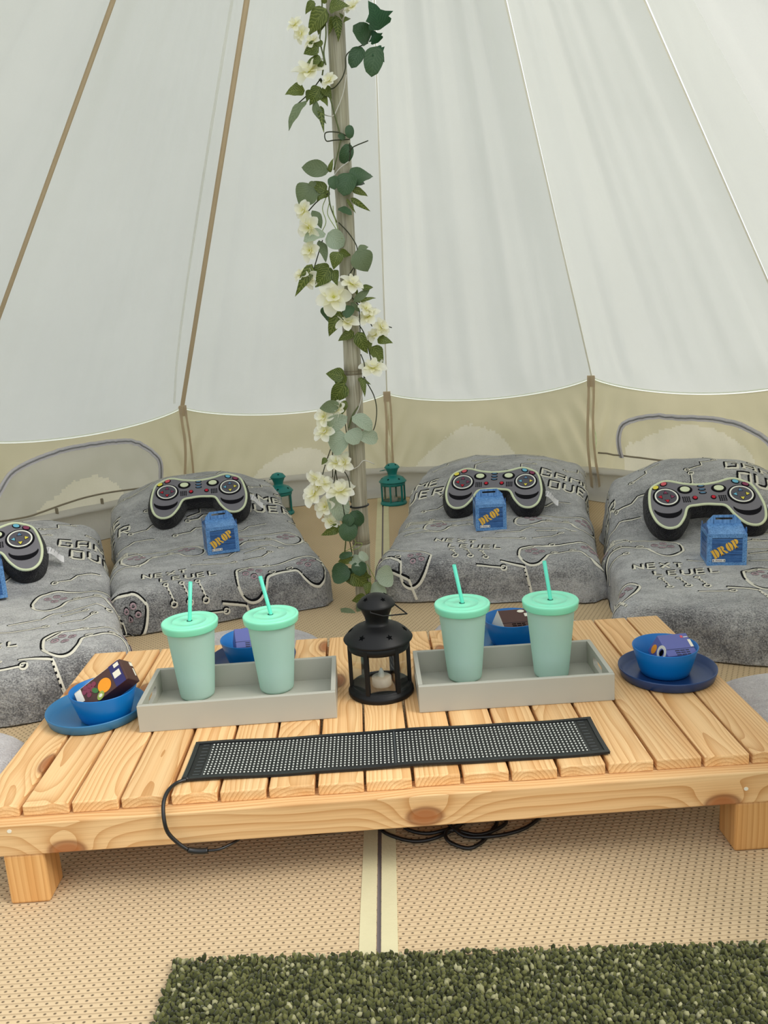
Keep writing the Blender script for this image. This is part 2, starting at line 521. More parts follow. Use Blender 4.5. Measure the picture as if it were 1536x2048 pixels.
def leaf_mat(name, a, b, vein, vs, tl):
    g = NT(name)
    P = g.coord()
    oi = g.n('ShaderNodeObjectInfo').outputs['Random']
    sx = g.n('ShaderNodeSeparateXYZ', {0: P})
    ay = g.mth('ABSOLUTE', sx.outputs[1])
    n = g.noise(P, 5.0, 3.0)
    ph = g.mth('ADD', g.mth('MULTIPLY', g.mth('SUBTRACT', sx.outputs[0], ay), 26.0), g.mth('MULTIPLY', n, 8.0))
    ve = g.mth('POWER', g.mth('ABSOLUTE', g.mth('SINE', ph)), 6.0)
    mid = g.n('ShaderNodeMapRange', {0: ay, 1: 0.0, 2: 0.022, 3: 1.0, 4: 0.0}).outputs[0]
    c = g.mix(oi, a, b)
    c = g.mix(g.mth('MULTIPLY', n, 0.5), c, b)
    c = g.mix(g.mth('MULTIPLY', g.mth('MAXIMUM', ve, mid), vs), c, vein)
    d = g.n('ShaderNodeBsdfPrincipled', {'Base Color': c, 'Roughness': 0.45, 'Specular IOR Level': 0.35})
    t = g.n('ShaderNodeBsdfTranslucent', {'Color': c})
    return g.surf(g.n('ShaderNodeMixShader', {0: tl, 1: d.outputs[0], 2: t.outputs[0]}).outputs[0])
LEAFM = {
    'd': leaf_mat('variegated_leaf', lin(58, 78, 30), lin(92, 106, 46), lin(166, 176, 96), 0.45, 0.2),
    'e': leaf_mat('dark_eucalyptus_leaf', lin(44, 76, 48), lin(70, 98, 66), lin(110, 134, 100), 0.25, 0.15),
    'g': leaf_mat('grey_green_leaf', lin(104, 120, 88), lin(132, 146, 112), lin(84, 104, 74), 0.35, 0.25),
    'p': leaf_mat('pale_eucalyptus_leaf', lin(166, 182, 160), lin(190, 202, 180), lin(120, 146, 112), 0.35, 0.3),
    'i': leaf_mat('dark_ivy_leaf', lin(18, 62, 34), lin(32, 78, 44), lin(70, 112, 72), 0.25, 0.1),
}
def petal_mat():
    g = NT('cream_petal')
    sx = g.n('ShaderNodeSeparateXYZ', {0: g.coord()})
    c = g.ramp(sx.outputs[0], [(0.05, lin(236, 232, 158)), (0.40, lin(250, 248, 224)), (1.0, lin(253, 252, 243))])
    d = g.n('ShaderNodeBsdfDiffuse', {'Color': c})
    t = g.n('ShaderNodeBsdfTranslucent', {'Color': c})
    return g.surf(g.n('ShaderNodeMixShader', {0: 0.35, 1: d.outputs[0], 2: t.outputs[0]}).outputs[0])
M_petal = petal_mat()
M_pistil = plain('yellow_green_pistil', lin(196, 196, 96), 0.7, 0.2)
STEMM = {'g': plain('green_stem', lin(96, 106, 66), 0.6, 0.3), 'd': plain('dark_stem', lin(56, 60, 42), 0.6, 0.3),
         'w': plain('white_wire_tie', lin(206, 204, 196), 0.5, 0.4), 'l': plain('lime_tendril', lin(142, 160, 86), 0.6, 0.3)}

def rug_mat():
    g = NT('olive_tufted_pile')
    oi = g.n('ShaderNodeAttribute', attribute_name='tuft', attribute_type='GEOMETRY').outputs['Fac']
    c = g.ramp(oi, [(0.0, lin(50, 53, 28)), (0.45, lin(80, 82, 46)), (0.84, lin(104, 104, 62)), (0.90, lin(138, 136, 98)), (1.0, lin(162, 158, 122))])
    return g.pbr(c, 0.95, None, Specular_IOR_Level=0.05, Sheen_Weight=0.2)
M_rug = rug_mat()
M_rugb = plain('olive_backing', lin(60, 60, 36), 0.95, 0.05)

# ------------------------------------------------------------------ ground and tent floor
PX, PY = -0.03, 1.25
tag(mk('ground', [(-25, -25, -0.03), (25, -25, -0.03), (25, 25, -0.03), (-25, 25, -0.03)], [(0, 1, 2, 3)], M_grass), 'grass field outside the tent', kind='structure')
floor = bpy.data.objects.new('floor', None)
COL.objects.link(floor)
tag(floor, 'tent floor of beige woven matting in two halves with cream taped seam', kind='structure')
circ = lambda R, n=64: [(PX+R*math.cos(2*PI*k/n), PY+R*math.sin(2*PI*k/n)) for k in range(n)]
mk('groundsheet', *prism(circ(1.84), -0.018, -0.004), M_ground, floor)
seamx = lambda y: -0.024+0.035*y
def half(sign, R=1.70, n=60):
    pts = []
    y0, y1 = PY-R*0.999, PY+R*0.999
    g0 = 0.003*sign
    pts.append((seamx(y0)+g0, y0))
    for k in range(n+1):
        a = -PI/2 + PI*k/n
        x, y = PX+sign*R*math.cos(a), PY+R*math.sin(a)
        if (x-seamx(y))*sign > 0.01: pts.append((x, y))
    pts.append((seamx(y1)+g0, y1))
    return pts
for sg in (-1, 1):
    mk('matting', *prism(half(sg), -0.004, 0.0), M_mat, floor)
    y0, y1, m = PY-1.69, PY+1.69, 160
    vs, fs = [], []
    for k in range(m+1):
        y = y0+(y1-y0)*k/m
        zz = 0.0012+0.0010*max(0, noise.noise((y*9, sg*3.1, 0)))
        for q, (dx, dz) in enumerate(((0.0035, -0.002), (0.0035, zz), (0.0265+0.0008*noise.noise((y*5, 2, sg)), zz), (0.027, -0.002))):
            vs.append((seamx(y)+sg*dx, y, dz))
        if k:
            b = 4*k
            for q in range(3): fs.append((b-4+q, b-3+q, b+1+q, b+q))
    mk('edge_tape', vs, fs, M_tapecream, floor)

# ------------------------------------------------------------------ bell tent
AP = V((0.127, 1.25, 2.94))
PHI = [5.25+32.7*k for k in range(-4, 5)]
ZE = {-2: 0.50, -1: 0.505, 0: 0.497, 1: 0.54, 2: 0.55}
def corner(k, R=1.72, z=None):
    a = math.radians(5.25+32.7*k-(1.2 if k == -2 else 0))
    return V((PX+R*math.sin(a), PY+R*math.cos(a), ZE.get(k, 0.52) if z is None else z))
def outward(k):
    a = math.radians(5.25+32.7*(k+0.5))
    return V((math.sin(a), math.cos(a), 0))
def hem(k, s):
    q = 4*s*(1-s)
    p = corner(k).lerp(corner(k+1), s)
    return p + V((0, 0, -0.066*q**0.75)) + outward(k)*0.025*q
def roof_pt(k, s, t):
    top = AP + outward(k)*0.03
    q = 4*s*(1-s)
    base = corner(k).lerp(corner(k+1), s)
    p = base.lerp(top, t) + (hem(k, s)-base)*(1-t)**3
    nrm = (outward(k)*0.83 + V((0, 0, 0.56)))
    sag = -0.055*q*math.sin(PI*min(1, t*1.02))**0.8
    fold = 0.024*noise.noise((s*5.0+k*7.3, t*0.9, k*1.7)) + 0.011*noise.noise((s*14.0+k*3.1, t*1.3, 5.0))
    for c in (s, 1-s):
        e = math.exp(-c*9.0)*math.exp(-t*7.0)
        ang = t*1.6/(c+0.03)
        fold += 0.011*e*math.sin(c*95.0+0.6*math.sin(t*9)) + 0.004*e*math.sin(c*190.0+1.0)
    fold += 0.0035*math.exp(-t*14)*noise.noise((s*38.0, t*4, k*2.2))
    fold *= min(1.0, c_edge(s)*7)*min(1.0, t*30)
    return p + nrm*(sag*0.75+fold)
def c_edge(s): return min(s, 1-s)
def grid(fn, ns, nt):
    vs = [fn(i/ns, j/nt) for j in range(nt+1) for i in range(ns+1)]
    fs = [(j*(ns+1)+i, j*(ns+1)+i+1, (j+1)*(ns+1)+i+1, (j+1)*(ns+1)+i) for j in range(nt) for i in range(ns)]
    return vs, fs
ceiling = bpy.data.objects.new('ceiling', None)
COL.objects.link(ceiling)
tag(ceiling, 'sloping white canvas roof of the bell tent', kind='structure')
DOOR = {4: (0.0, 0.45), -5: (0.55, 1.0)}      # the two door flaps, tied back
for k in range(-5, 5):
    fine = -2 <= k <= 1
    ns, nt = (72, 90) if fine else (20, 24)
    s0, s1 = DOOR.get(k, (0.0, 1.0))
    mk('door_flap' if k in DOOR else 'roof_panel', *grid(lambda s, t: roof_pt(k, s0+(s1-s0)*s, (t**1.5)), ns, nt), M_roof, ceiling, smooth=True)
    m = 60
    vs = []
    for i in range(m+1):
        h = hem(k, s0+(s1-s0)*i/m)
        vs += [h+V((0, 0, 0.001)), h-outward(k)*0.003+V((0, 0, -0.004)), h+V((0, 0, -0.0085))]
    mk('roof_hem', vs, [(3*i+q, 3*i+3+q, 3*i+4+q, 3*i+1+q) for i in range(m) for q in (0, 1)], M_hem, ceiling)
def strip(name, pts, width, side, mat, parent, off=V((0, 0, 0)), thick=0.0015):
    vs, fs = [], []
    n = len(pts)
    for i, p in enumerate(pts):
        t = (pts[min(i+1, n-1)]-pts[max(0, i-1)]).normalized()
        sd = side(i/(n-1)) if callable(side) else side
        nr = t.cross(sd).normalized()
        sd = nr.cross(t).normalized()
        for a, b in ((-1, 0), (1, 0), (1, 1), (-1, 1)):
            vs.append(p+off+sd*(a*width/2)+nr*(b*thick))
        if i:
            b0 = 4*i
            for q in range(4): fs.append((b0-4+q, b0-4+(q+1) % 4, b0+(q+1) % 4, b0+q))
    return mk(name, vs, fs, mat, parent)
for k in range(-4, 5):
    a = math.radians(5.25+32.7*k)
    inw = V((-math.sin(a), -math.cos(a), -0.7)).normalized()
    tang = V((math.cos(a), -math.sin(a), 0))
    pts = [corner(k).lerp(AP+V((math.sin(a), math.cos(a), 0))*0.03, t/24) for t in range(25)]
    w = {-2: 0.019, -1: 0.020}.get(k, 0.0065)
    strip('seam_tape', pts, w, tang, M_tape if w > 0.01 else M_thread, ceiling, inw*0.006)
strip('stitched_seam', [roof_pt(-2, 0.86+0.10*(1-j/30)**2.2 - 0.05*(j/30), (j/30)**1.2) + V((0, -0.5, -0.5)).normalized()*0.004 for j in range(1, 27)], 0.010, V((0.88, 0.46, 0)), M_faint, ceiling)

def wall_pt(k, s, z, inward=0.0):
    q = 4*s*(1-s)
    h = hem(k, s)
    b = corner(k, 1.79, 0.0).lerp(corner(k+1, 1.79, 0.0), s)
    t = min(1.0, z/h.z)
    p = b.lerp(h, t)
    f = 0.020*noise.noise((s*4+k*5, z*5, 1.0)) + 0.007*noise.noise((s*13+k, z*9, 4.0))
    for c in (s, 1-s):
        f += 0.010*math.exp(-c*7)*math.sin((c*1.2+(0.5-z)*0.5)*60)*min(1, (1-t)*4)
    p = p + outward(k)*((0.03*q+f)*math.sin(PI*t)**0.7 - inward - 0.006)
    p.z = z if t < 1 else h.z
    return p
walls = {}
for nm, lab in (('wall_left', 'tan canvas side wall on the left of the tent'), ('wall_back', 'tan canvas side wall at the back behind the two middle beds'), ('wall_right', 'tan canvas side wall on the right of the tent')):
    w = bpy.data.objects.new(nm, None)
    COL.objects.link(w)
    walls[nm] = tag(w, lab, kind='structure')
skirt = bpy.data.objects.new('trim_1', None)
COL.objects.link(skirt)
tag(skirt, 'pale groundsheet edge turned up along the foot of the tent wall', kind='structure')
SUNPATCH = {0: [(0.10, 0.10), (0.155, 0.156), (0.257, 0.248), (0.355, 0.312), (0.41, 0.322), (0.464, 0.313), (0.539, 0.283), (0.606, 0.208), (0.66, 0.10)],  # outlines of the sunlit areas painted into the wall panels
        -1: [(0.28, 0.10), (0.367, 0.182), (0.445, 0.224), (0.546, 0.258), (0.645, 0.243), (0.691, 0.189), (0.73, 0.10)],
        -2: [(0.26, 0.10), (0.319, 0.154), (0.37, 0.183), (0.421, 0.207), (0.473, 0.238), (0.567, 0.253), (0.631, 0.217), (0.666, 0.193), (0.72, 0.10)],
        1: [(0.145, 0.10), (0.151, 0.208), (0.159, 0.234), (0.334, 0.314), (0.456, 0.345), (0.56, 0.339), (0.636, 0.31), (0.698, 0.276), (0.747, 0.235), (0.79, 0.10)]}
ARCH = {-2: [(0.108, 0.10), (0.108, 0.16), (0.127, 0.223), (0.149, 0.261), (0.194, 0.312), (0.248, 0.344), (0.312, 0.363), (0.37, 0.376), (0.447, 0.387), (0.531, 0.389), (0.611, 0.388), (0.674, 0.386), (0.744, 0.374), (0.799, 0.343), (0.841, 0.301), (0.862, 0.256), (0.861, 0.15), (0.861, 0.10)]}
def inside(poly, x, y):
    c = False
    for (x0, y0), (x1, y1) in zip(poly, poly[1:]+poly[:1]):
        if (y0 > y) != (y1 > y) and x < (x1-x0)*(y-y0)/(y1-y0)+x0: c = not c
    return c
def wall_cut(k, par, s0, s1, ns, nt):
    hz = lambda s, t: t*(hem(k, s).z-0.0085)
    f = lambda s, t: wall_pt(k, s0+(s1-s0)*s, hz(s0+(s1-s0)*s, t))
    vs, fs = grid(f, ns, nt)
    sets = {'wall_panel': [], 'painted_sun_patch': [], 'window_flap': []}
    for q, fc in enumerate(fs):
        i, j = q % ns, q//ns
        s = s0+(s1-s0)*(i+0.5)/ns; z = hz(s, (j+0.5)/nt)
        rag = 0.012*noise.noise((s*60, z*90, k))
        if k in SUNPATCH and inside(SUNPATCH[k], s, z+rag): sets['painted_sun_patch'].append(fc)
        elif k in ARCH and inside(ARCH[k], s, z): sets['window_flap'].append(fc)
        else: sets['wall_panel'].append(fc)
    for nm, ff in sets.items():
        if not ff: continue
        used = sorted({i for fc in ff for i in fc}); ix = {u: n for n, u in enumerate(used)}
        p2 = windows_par.get(k, par) if nm != 'wall_panel' else par
        mk(nm, [vs[u] for u in used], [tuple(ix[i] for i in fc) for fc in ff], {'wall_panel': M_wall, 'painted_sun_patch': M_sunpatch, 'window_flap': M_flap}[nm], p2, smooth=True)
windows_par = {}
for nm, k, lab in (('window_1', -2, 'arched zip-up tent window in the left wall'), ('window_2', 1, 'arched zip-up tent window in the right wall')):
    w = bpy.data.objects.new(nm, None)
    COL.objects.link(w)
    windows_par[k] = tag(w, lab, kind='structure')
for k in range(-5, 5):
    s0, s1 = {4: (0.0, 0.62), -5: (0.38, 1.0)}.get(k, (0.0, 1.0))
    par = walls['wall_back' if k in (-1, 0) else 'wall_left' if k < -1 else 'wall_right']
    fine = -2 <= k <= 1
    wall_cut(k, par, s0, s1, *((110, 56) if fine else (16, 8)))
    def sk(s, t):
        # turned-up groundsheet edge with a rolled top and soft creases
        prof = ((0.16, 0.002), (0.060, 0.004), (0.030, 0.020), (0.016, 0.060), (0.020, 0.088), (0.036, 0.100), (0.026, 0.116), (0.006, 0.124))
        x = t*(len(prof)-1); i = min(int(x), len(prof)-2); f = x-i
        d = prof[i][0]*(1-f)+prof[i+1][0]*f
        z = prof[i][1]*(1-f)+prof[i+1][1]*f
        nz = noise.noise((s*9+k*4, t*2.5, 3))
        return wall_pt(k, s, z, d+0.010*nz*t) + V((0, 0, 0.006*nz*t*(1-t)*4+0.0004))
    if -5 < k < 4: mk('skirt_strip', *grid(sk, 48 if fine else 12, 14), M_skirt, skirt, smooth=True)
for k in (-2, -1, 0, 1, 2):
    a = math.radians(5.25+32.7*k)
    par = walls['wall_back' if k in (-1, 0, 1) else 'wall_left' if k < 0 else 'wall_right']
    inw = V((-math.sin(a), -math.cos(a), 0))
    tang = V((math.cos(a), -math.sin(a), 0))
    c = corner(k)
    for sd, w in ((-1, 0.012), (1, 0.010)):
        pts = []
        for j in range(13):
            u = j/12
            x = sd*(0.012+ (0.012 if k != -1 else 0.036)*max(0, u-0.35)**1.2) + 0.004*math.sin(u*7+k)
            pts.append(V((c.x, c.y, c.z*(1-u)+0.012*u)) + V((math.sin(a), math.cos(a), 0))*0.05*u + inw*(0.016+0.02*math.sin(PI*u)) + tang*x)
        strip('strap', pts, w, tang, M_tape, par)
    strip('corner_patch', [c+inw*0.012+V((0, 0, 0.004-0.05*j/4)) for j in range(5)], 0.035, tang, M_tape, par)

def window(k, arch, base):
    w = windows_par[k]
    pts = [wall_pt(k, p.x, p.y+0.004*noise.noise((i*0.5, k, 0)), 0.012) for i, p in enumerate(smooth_pts([(a, b, 0) for a, b in arch], 6))]
    strip('zip_tape', pts, 0.024, lambda u: (pts[min(len(pts)-1, int(u*(len(pts)-1)))]-pts[len(pts)//2]+V((0, 0, 0.25))).normalized(), M_zip, w, thick=0.004)
    tube('zip_teeth', [p-outward(k)*0.004 for p in pts], 0.0035, M_tagp, w, 5)
    tube('hem_cord', [wall_pt(k, p.x, p.y, 0.012) for p in smooth_pts([(a, b, 0) for a, b in base], 8)], 0.004, M_cord, w, 5)
    for sx in (0.35, 0.62):
        box('toggle', (-0.006, -0.004, -0.03), (0.006, 0.004, 0.0), M_cord, w, 0.002, loc=wall_pt(k, base[0][0]+sx*(base[-1][0]-base[0][0]), base[0][1]+sx*(base[-1][1]-base[0][1]), 0.016))
window(-2, ARCH[-2][1:-1], [(0.12, 0.14), (0.275, 0.135), (0.55, 0.165), (0.86, 0.15)])
window(1, [(0.143, 0.18), (0.139, 0.232), (0.139, 0.283), (0.154, 0.321), (0.188, 0.344), (0.247, 0.363), (0.319, 0.373), (0.415, 0.372), (0.508, 0.375), (0.604, 0.373), (0.695, 0.361), (0.773, 0.33), (0.833, 0.29), (0.87, 0.22), (0.875, 0.16)],
       [(0.029, 0.195), (0.335, 0.181), (0.513, 0.174), (0.87, 0.165)])

# ------------------------------------------------------------------ low table
TZ = 0.153
table = thing('low_table', 'low slatted pine table on four square legs with trays and lantern on it', 'table', (0, 0.31, 0))
PIT = 0.074
D = 0.618
for k in range(17):
    x = (k-8)*PIT
    dy = random.uniform(-0.0022, 0.0022)
    b = box_bm((-0.0345, -D/2, -0.018), (0.0345, D/2, 0.0), 0.0022, 2)
    frombm('plank', b, M_plank, table, loc=(x+random.uniform(-0.0008, 0.0008), -0.001+dy, TZ-random.uniform(0, 0.0006)))
box('beam', (-0.625, -0.332, 0.083), (0.625, -0.287, 0.1348), M_beam, table, 0.002, 2)
box('beam', (-0.625, 0.255, 0.083), (0.625, 0.300, 0.1348), M_beam, table, 0.002, 2)
for sx in (-0.60, -0.20, 0.20, 0.60):
    box('cross_batten', (sx-0.02, -0.287, 0.10), (sx+0.02, 0.255, 0.1348), M_leg, table, 0.002)
for sx in (-1, 1):
    for y0 in (-0.330, 0.238):
        box('leg', (sx*0.5545-0.030, y0, 0.0), (sx*0.5545+0.030, y0+0.060, 0.0832), M_leg, table, 0.004, 2)
for x, z in ((-0.592, 0.112), (-0.567, 0.125), (0.538, 0.108)):
    mk('nail_plug', *prism(ell(0, 0, 0.0035, 0.003, 10), 0, 0.0008), M_creampr, table, loc=(x, -0.332, z), rot=(PI/2, 0, 0))

# ------------------------------------------------------------------ trays
def tray(name, label, cx, cy, rz):
    t = thing(name, label, 'tray', (cx, cy, TZ), rz, 'grey serving trays on the low table')
    L, W, H, T = 0.346, 0.168, 0.050, 0.008
    box('tray_base', (-L/2+T*0.5, -W/2+T*0.5, 0.0), (L/2-T*0.5, W/2-T*0.5, 0.006), M_tray, t, 0.001)
    for s in (-1, 1):
        y = s*(W/2-T/2)
        box('side_board', (-L/2, y-T/2, 0.0), (L/2, y+T/2, H), M_tray, t, 0.0012, 2)
        # end board with a rounded hand slot
        out = [(-W/2+T, 0.0), (W/2-T, 0.0), (W/2-T, H), (-W/2+T, H)]
        sl = ell(0.022, 0.030, 0.009, 0.009, 8, 0, -PI/2, PI/2, True)+ell(-0.022, 0.030, 0.009, 0.009, 8, 0, PI/2, 1.5*PI, True)
        vs, fs = [], []
        tri = geometry.tessellate_polygon([[V((a, b, 0)) for a, b in out], [V((a, b, 0)) for a, b in sl]])
        pts = out+sl
        n = len(pts)
        for xx in (-T/2, T/2):
            vs += [(xx, a, b) for a, b in pts]
        for q in tri:
            fs.append(tuple(q)); fs.append(tuple(i+n for i in q)[::-1])
        for loop in (list(range(4)), list(range(4, n))):
            for i in range(len(loop)):
                a, b = loop[i], loop[(i+1) % len(loop)]
                fs.append((a, b, b+n, a+n))
        bm = bmesh.new()
        me = bpy.data.meshes.new('tmp'); me.from_pydata(vs, [], fs); bm.from_mesh(me); bpy.data.meshes.remove(me)
        frombm('end_board', bm, M_tray, t, loc=(s*(L/2-T/2), 0, 0))
    return t
tray('serving_tray', 'grey wooden tray with two tumblers beside the mid blue plate', -0.257, 0.299, 0.012)
tray('serving_tray', 'grey wooden tray with two tumblers beside the front navy plate', 0.236, 0.297, -0.008)

# ------------------------------------------------------------------ tumblers
def tumbler(src, label, x, y, tilt):
    if src is None:
        t = thing('tumbler', label, 'tumbler', (x, y, TZ+0.0065), 0, 'mint tumblers with straws')
        lathe('cup', [(0.0, 0.0), (0.0285, 0.0), (0.0315, 0.002), (0.0325, 0.006), (0.0445, 0.134), (0.0455, 0.137), (0.0445, 0.139), (0.043, 0.134), (0.031, 0.008), (0.0, 0.006)], M_cup, t, 48)
        lid = lathe('lid', [(0.0445, 0.1335), (0.0500, 0.1338), (0.0508, 0.1352), (0.0520, 0.1440), (0.0524, 0.1468), (0.0510, 0.1490), (0.0488, 0.1492), (0.0470, 0.1478), (0.0455, 0.1474), (0.0330, 0.1476), (0.0322, 0.1486), (0.0305, 0.1486), (0.0298, 0.1476), (0.0130, 0.1476), (0.0120, 0.1482), (0.0060, 0.1482), (0.0052, 0.1478), (0.0, 0.1478)], M_lid, t, 56)
        mk('straw_hole', *prism(ell(0, 0, 0.0052, 0.0046, 14), 0.1479, 0.1486), M_hole, lid)
        st = lathe('straw', [(0.0028, -0.125), (0.0034, -0.125), (0.0036, 0.074), (0.0030, 0.074), (0.0028, -0.125)], M_straw, t, 14, loc=(0, 0, 0.150))
    else:
        t = src.copy(); t.location = (x, y, TZ+0.0065); t['label'] = label
        COL.objects.link(t)
        for c in list(src.children):
            d = c.copy(); d.parent = t; COL.objects.link(d)
            for e in c.children:
                f = e.copy(); f.parent = d; COL.objects.link(f)
    for c in t.children:
        if c.name.startswith('straw'):
            c.rotation_euler = tilt
            c.location = (0.0005, 0, 0.150)
    return t
t0 = tumbler(None, 'mint tumbler standing nearest the mid blue plate, straw almost upright', -0.350, 0.344, (0.03, 0.13, 0))
tumbler(t0, 'mint tumbler in the left tray nearer the black lantern, straw leaning left', -0.200, 0.350, (-0.05, -0.17, 0.3))
tumbler(t0, 'mint tumbler in the right tray nearer the black lantern', 0.159, 0.342, (0.0, -0.17, 0))
tumbler(t0, 'mint tumbler standing nearest the front navy plate', 0.322, 0.328, (0.02, -0.145, 0))

# ------------------------------------------------------------------ lanterns
def star(r0=0.0062, r1=0.0027):
    return [((r0 if k % 2 == 0 else r1)*math.sin(PI*k/5), (r0 if k % 2 == 0 else r1)*math.cos(PI*k/5)) for k in range(10)]
def lantern(name, label, group, x, y, z, rz, mat, handle_rot):
    t = thing(name, label, 'lantern', (x, y, z), rz, group)
    lathe('base', [(0.0, 0.0), (0.0595, 0.0), (0.0612, 0.003), (0.0612, 0.008), (0.0598, 0.0105), (0.0575, 0.011), (0.0570, 0.0165), (0.0545, 0.0185), (0.052, 0.0185), (0.050, 0.012), (0.0, 0.012)], mat, t, 48)
    RI = 0.0545
    for k in range(6):
        a = 2*PI*k/6 + PI/6
        box('post', (-0.004, -0.0035, 0.0), (0.004, 0.0035, 0.089), mat, t, 0.0006, loc=(RI*math.sin(a), RI*math.cos(a), 0.015), rot=(0, 0, -a))
        b = a+PI/6
        c = RI*math.cos(PI/6)-0.0006
        mk('glass_pane', [(-0.0235, 0, 0), (0.0235, 0, 0), (0.0235, 0, 0.086), (-0.0235, 0, 0.086), (-0.0235, 0.001, 0), (0.0235, 0.001, 0), (0.0235, 0.001, 0.086), (-0.0235, 0.001, 0.086)],
           [(0, 1, 2, 3), (7, 6, 5, 4), (0, 4, 5, 1), (3, 2, 6, 7), (0, 3, 7, 4), (1, 5, 6, 2)], M_glass, t, loc=(c*math.sin(b), c*math.cos(b), 0.016), rot=(0, 0, -b))
    # top ring with a stepped edge
    lathe('top_ring', [(0.052, 0.090), (0.0565, 0.090), (0.0575, 0.095), (0.0585, 0.106), (0.055, 0.106), (0.053, 0.095), (0.052, 0.090)], mat, t, 48)
    roof = lathe('roof', [(0.0, 0.104), (0.0585, 0.104), (0.0635, 0.1062), (0.0642, 0.1080), (0.0625, 0.1105), (0.0560, 0.1180), (0.0460, 0.1265), (0.0350, 0.1320), (0.0250, 0.1345), (0.0215, 0.1375), (0.0210, 0.142), (0.0228, 0.150), (0.0290, 0.165), (0.0325, 0.172), (0.0, 0.172)], mat, t, 56)
    cap = lathe('chimney_cap', [(0.0, 0.169), (0.0325, 0.169), (0.0350, 0.1705), (0.0352, 0.1730), (0.0335, 0.1760), (0.0270, 0.1835), (0.0170, 0.1895), (0.0070, 0.1922), (0.0, 0.1926)], mat, t, 48)
    for k in range(6):
        a = 2*PI*k/6+0.35
        mk('star_hole', *prism(star(), 0, 0.0008), M_star, roof, loc=(0.0500*math.sin(a), -0.0500*math.cos(a), 0.1229), rot=(math.radians(41), 0, a))
    for k in range(4):
        a = 2*PI*k/4+0.55
        mk('star_hole', *prism(star(0.0052, 0.0022), 0, 0.0008), M_star, cap, loc=(0.0230*math.sin(a), -0.0230*math.cos(a), 0.1859), rot=(math.radians(40), 0, a))
    h = 0.034
    pts = [V((-h, 0, 0.171)), V((-h-0.002, 0.0, 0.168)), V((-0.031, -0.022, 0.161)), V((0.0, -0.058, 0.156)), V((0.031, -0.024, 0.164)), V((h+0.002, 0, 0.170)), V((h, 0, 0.172))]
    tube('handle', pts, 0.0014, mat, t, 6, rot=(0, 0, handle_rot))
    return t
def tealight(label, x, y, z, group=None):
    c = thing('tealight_candle', label, 'candle', (x, y, z), 0, group)
    lathe('candle_cup', [(0.0, 0.0), (0.0175, 0.0), (0.0185, 0.002), (0.0185, 0.017), (0.0165, 0.0185), (0.006, 0.0170), (0.0, 0.0170)], M_candle, c, 28)
    lathe('flame_tip', [(0.0050, 0.0165), (0.0060, 0.020), (0.0050, 0.026), (0.0022, 0.033), (0.0, 0.035)], M_flame, c, 14)
lantern('metal_lantern', 'black metal lantern with star holes and glass panes on the table', None, -0.002, 0.316, TZ, math.radians(4), M_black, math.radians(68))
tealight('white battery tealight inside the black lantern on the table', 0.000, 0.318, TZ+0.012)
lantern('metal_lantern', 'teal metal lantern in full view on the floor behind the bamboo pole', 'teal lanterns by the back wall', 0.122, 2.70, 0.0, math.radians(14), M_teal, math.radians(-115))
tealight('battery tealight inside the teal lantern behind the bamboo pole', 0.122, 2.70, 0.012)
lantern('metal_lantern', 'teal metal lantern half hidden by the bed on its left', 'teal lanterns by the back wall', -0.398, 2.635, 0.0, math.radians(-20), M_teal, math.radians(-115))
tealight('battery tealight inside the half hidden teal lantern', -0.398, 2.635, 0.012)

# ------------------------------------------------------------------ plates, bowls and cartons
plates = {}
def plate(label, x, y, mat):
    lathe_o = lathe('plate', [(0.0, 0.0), (0.080, 0.0), (0.0845, 0.002), (0.0890, 0.0175), (0.0888, 0.0195), (0.0872, 0.0195), (0.0830, 0.0060), (0.0770, 0.0052), (0.0745, 0.0042), (0.0, 0.0042)], mat, None, 72, loc=(x, y, TZ))
    return tag(lathe_o, label, 'plate', 'round plastic plates on the table')
def bowl(label, x, y):
    o = lathe('bowl', [(0.0, 0.0), (0.041, 0.0), (0.0440, 0.0025), (0.0468, 0.010), (0.0595, 0.0530), (0.0591, 0.0545), (0.0578, 0.0540), (0.0450, 0.0100), (0.0420, 0.0045), (0.0, 0.0035)], M_bowl, None, 64, loc=(x, y, TZ+0.0043))
    return tag(o, label, 'bowl', 'blue plastic bowls on plates')
plate('mid blue plastic plate with rim under the bowl of fruit carton', -0.528, 0.300, M_plateteal)
plate('navy plastic plate at the front corner of the table', 0.534, 0.302, M_platenavy)
plate('navy plastic plate behind the left tray', -0.262, 0.492, M_platenavy)
plate('mid blue plastic plate behind the right tray', 0.284, 0.505, M_plateteal)
bowl('blue bowl holding the brown fruit carton', -0.506, 0.283)
bowl('blue bowl holding a navy carton at the front corner of the table', 0.531, 0.306)
bowl('blue bowl seen between the two tumblers of the left tray', -0.266, 0.494)
bowl('blue bowl seen between the two tumblers of the right tray', 0.281, 0.508)

def decal(name, poly, mat, parent, face, dims, h=0.0005):
    """flat print on one face of a carton: face in '+z','-y','-x'"""
    vs, fs = prism(poly, 0.0, h)
    X, Y, Z = [d/2 for d in dims]
    if face == '+z': vs = [(x, y, Z+z) for x, y, z in vs]
    elif face == '-y': vs = [(x, -Y-z, y) for x, y, z in vs]
    elif face == '-x': vs = [(-X-z, -x, y) for x, y, z in vs]
    elif face == '+y': vs = [(-x, Y+z, y) for x, y, z in vs]
    return mk(name, vs, fs, mat, parent)
def rect(x0, y0, x1, y1): return [(x0, y0), (x1, y0), (x1, y1), (x0, y1)]
def carton(label, dims, mat, loc, mtx):
    c = thing('snack_carton', label, 'carton', loc, 0, None)
    c.matrix_world = Matrix.Translation(V(loc)) @ mtx.to_4x4()
    X, Y, Z = [d/2 for d in dims]
    box('carton_body', (-X, -Y, -Z), (X, Y, Z), mat, c, 0.0012, 2)
    return c
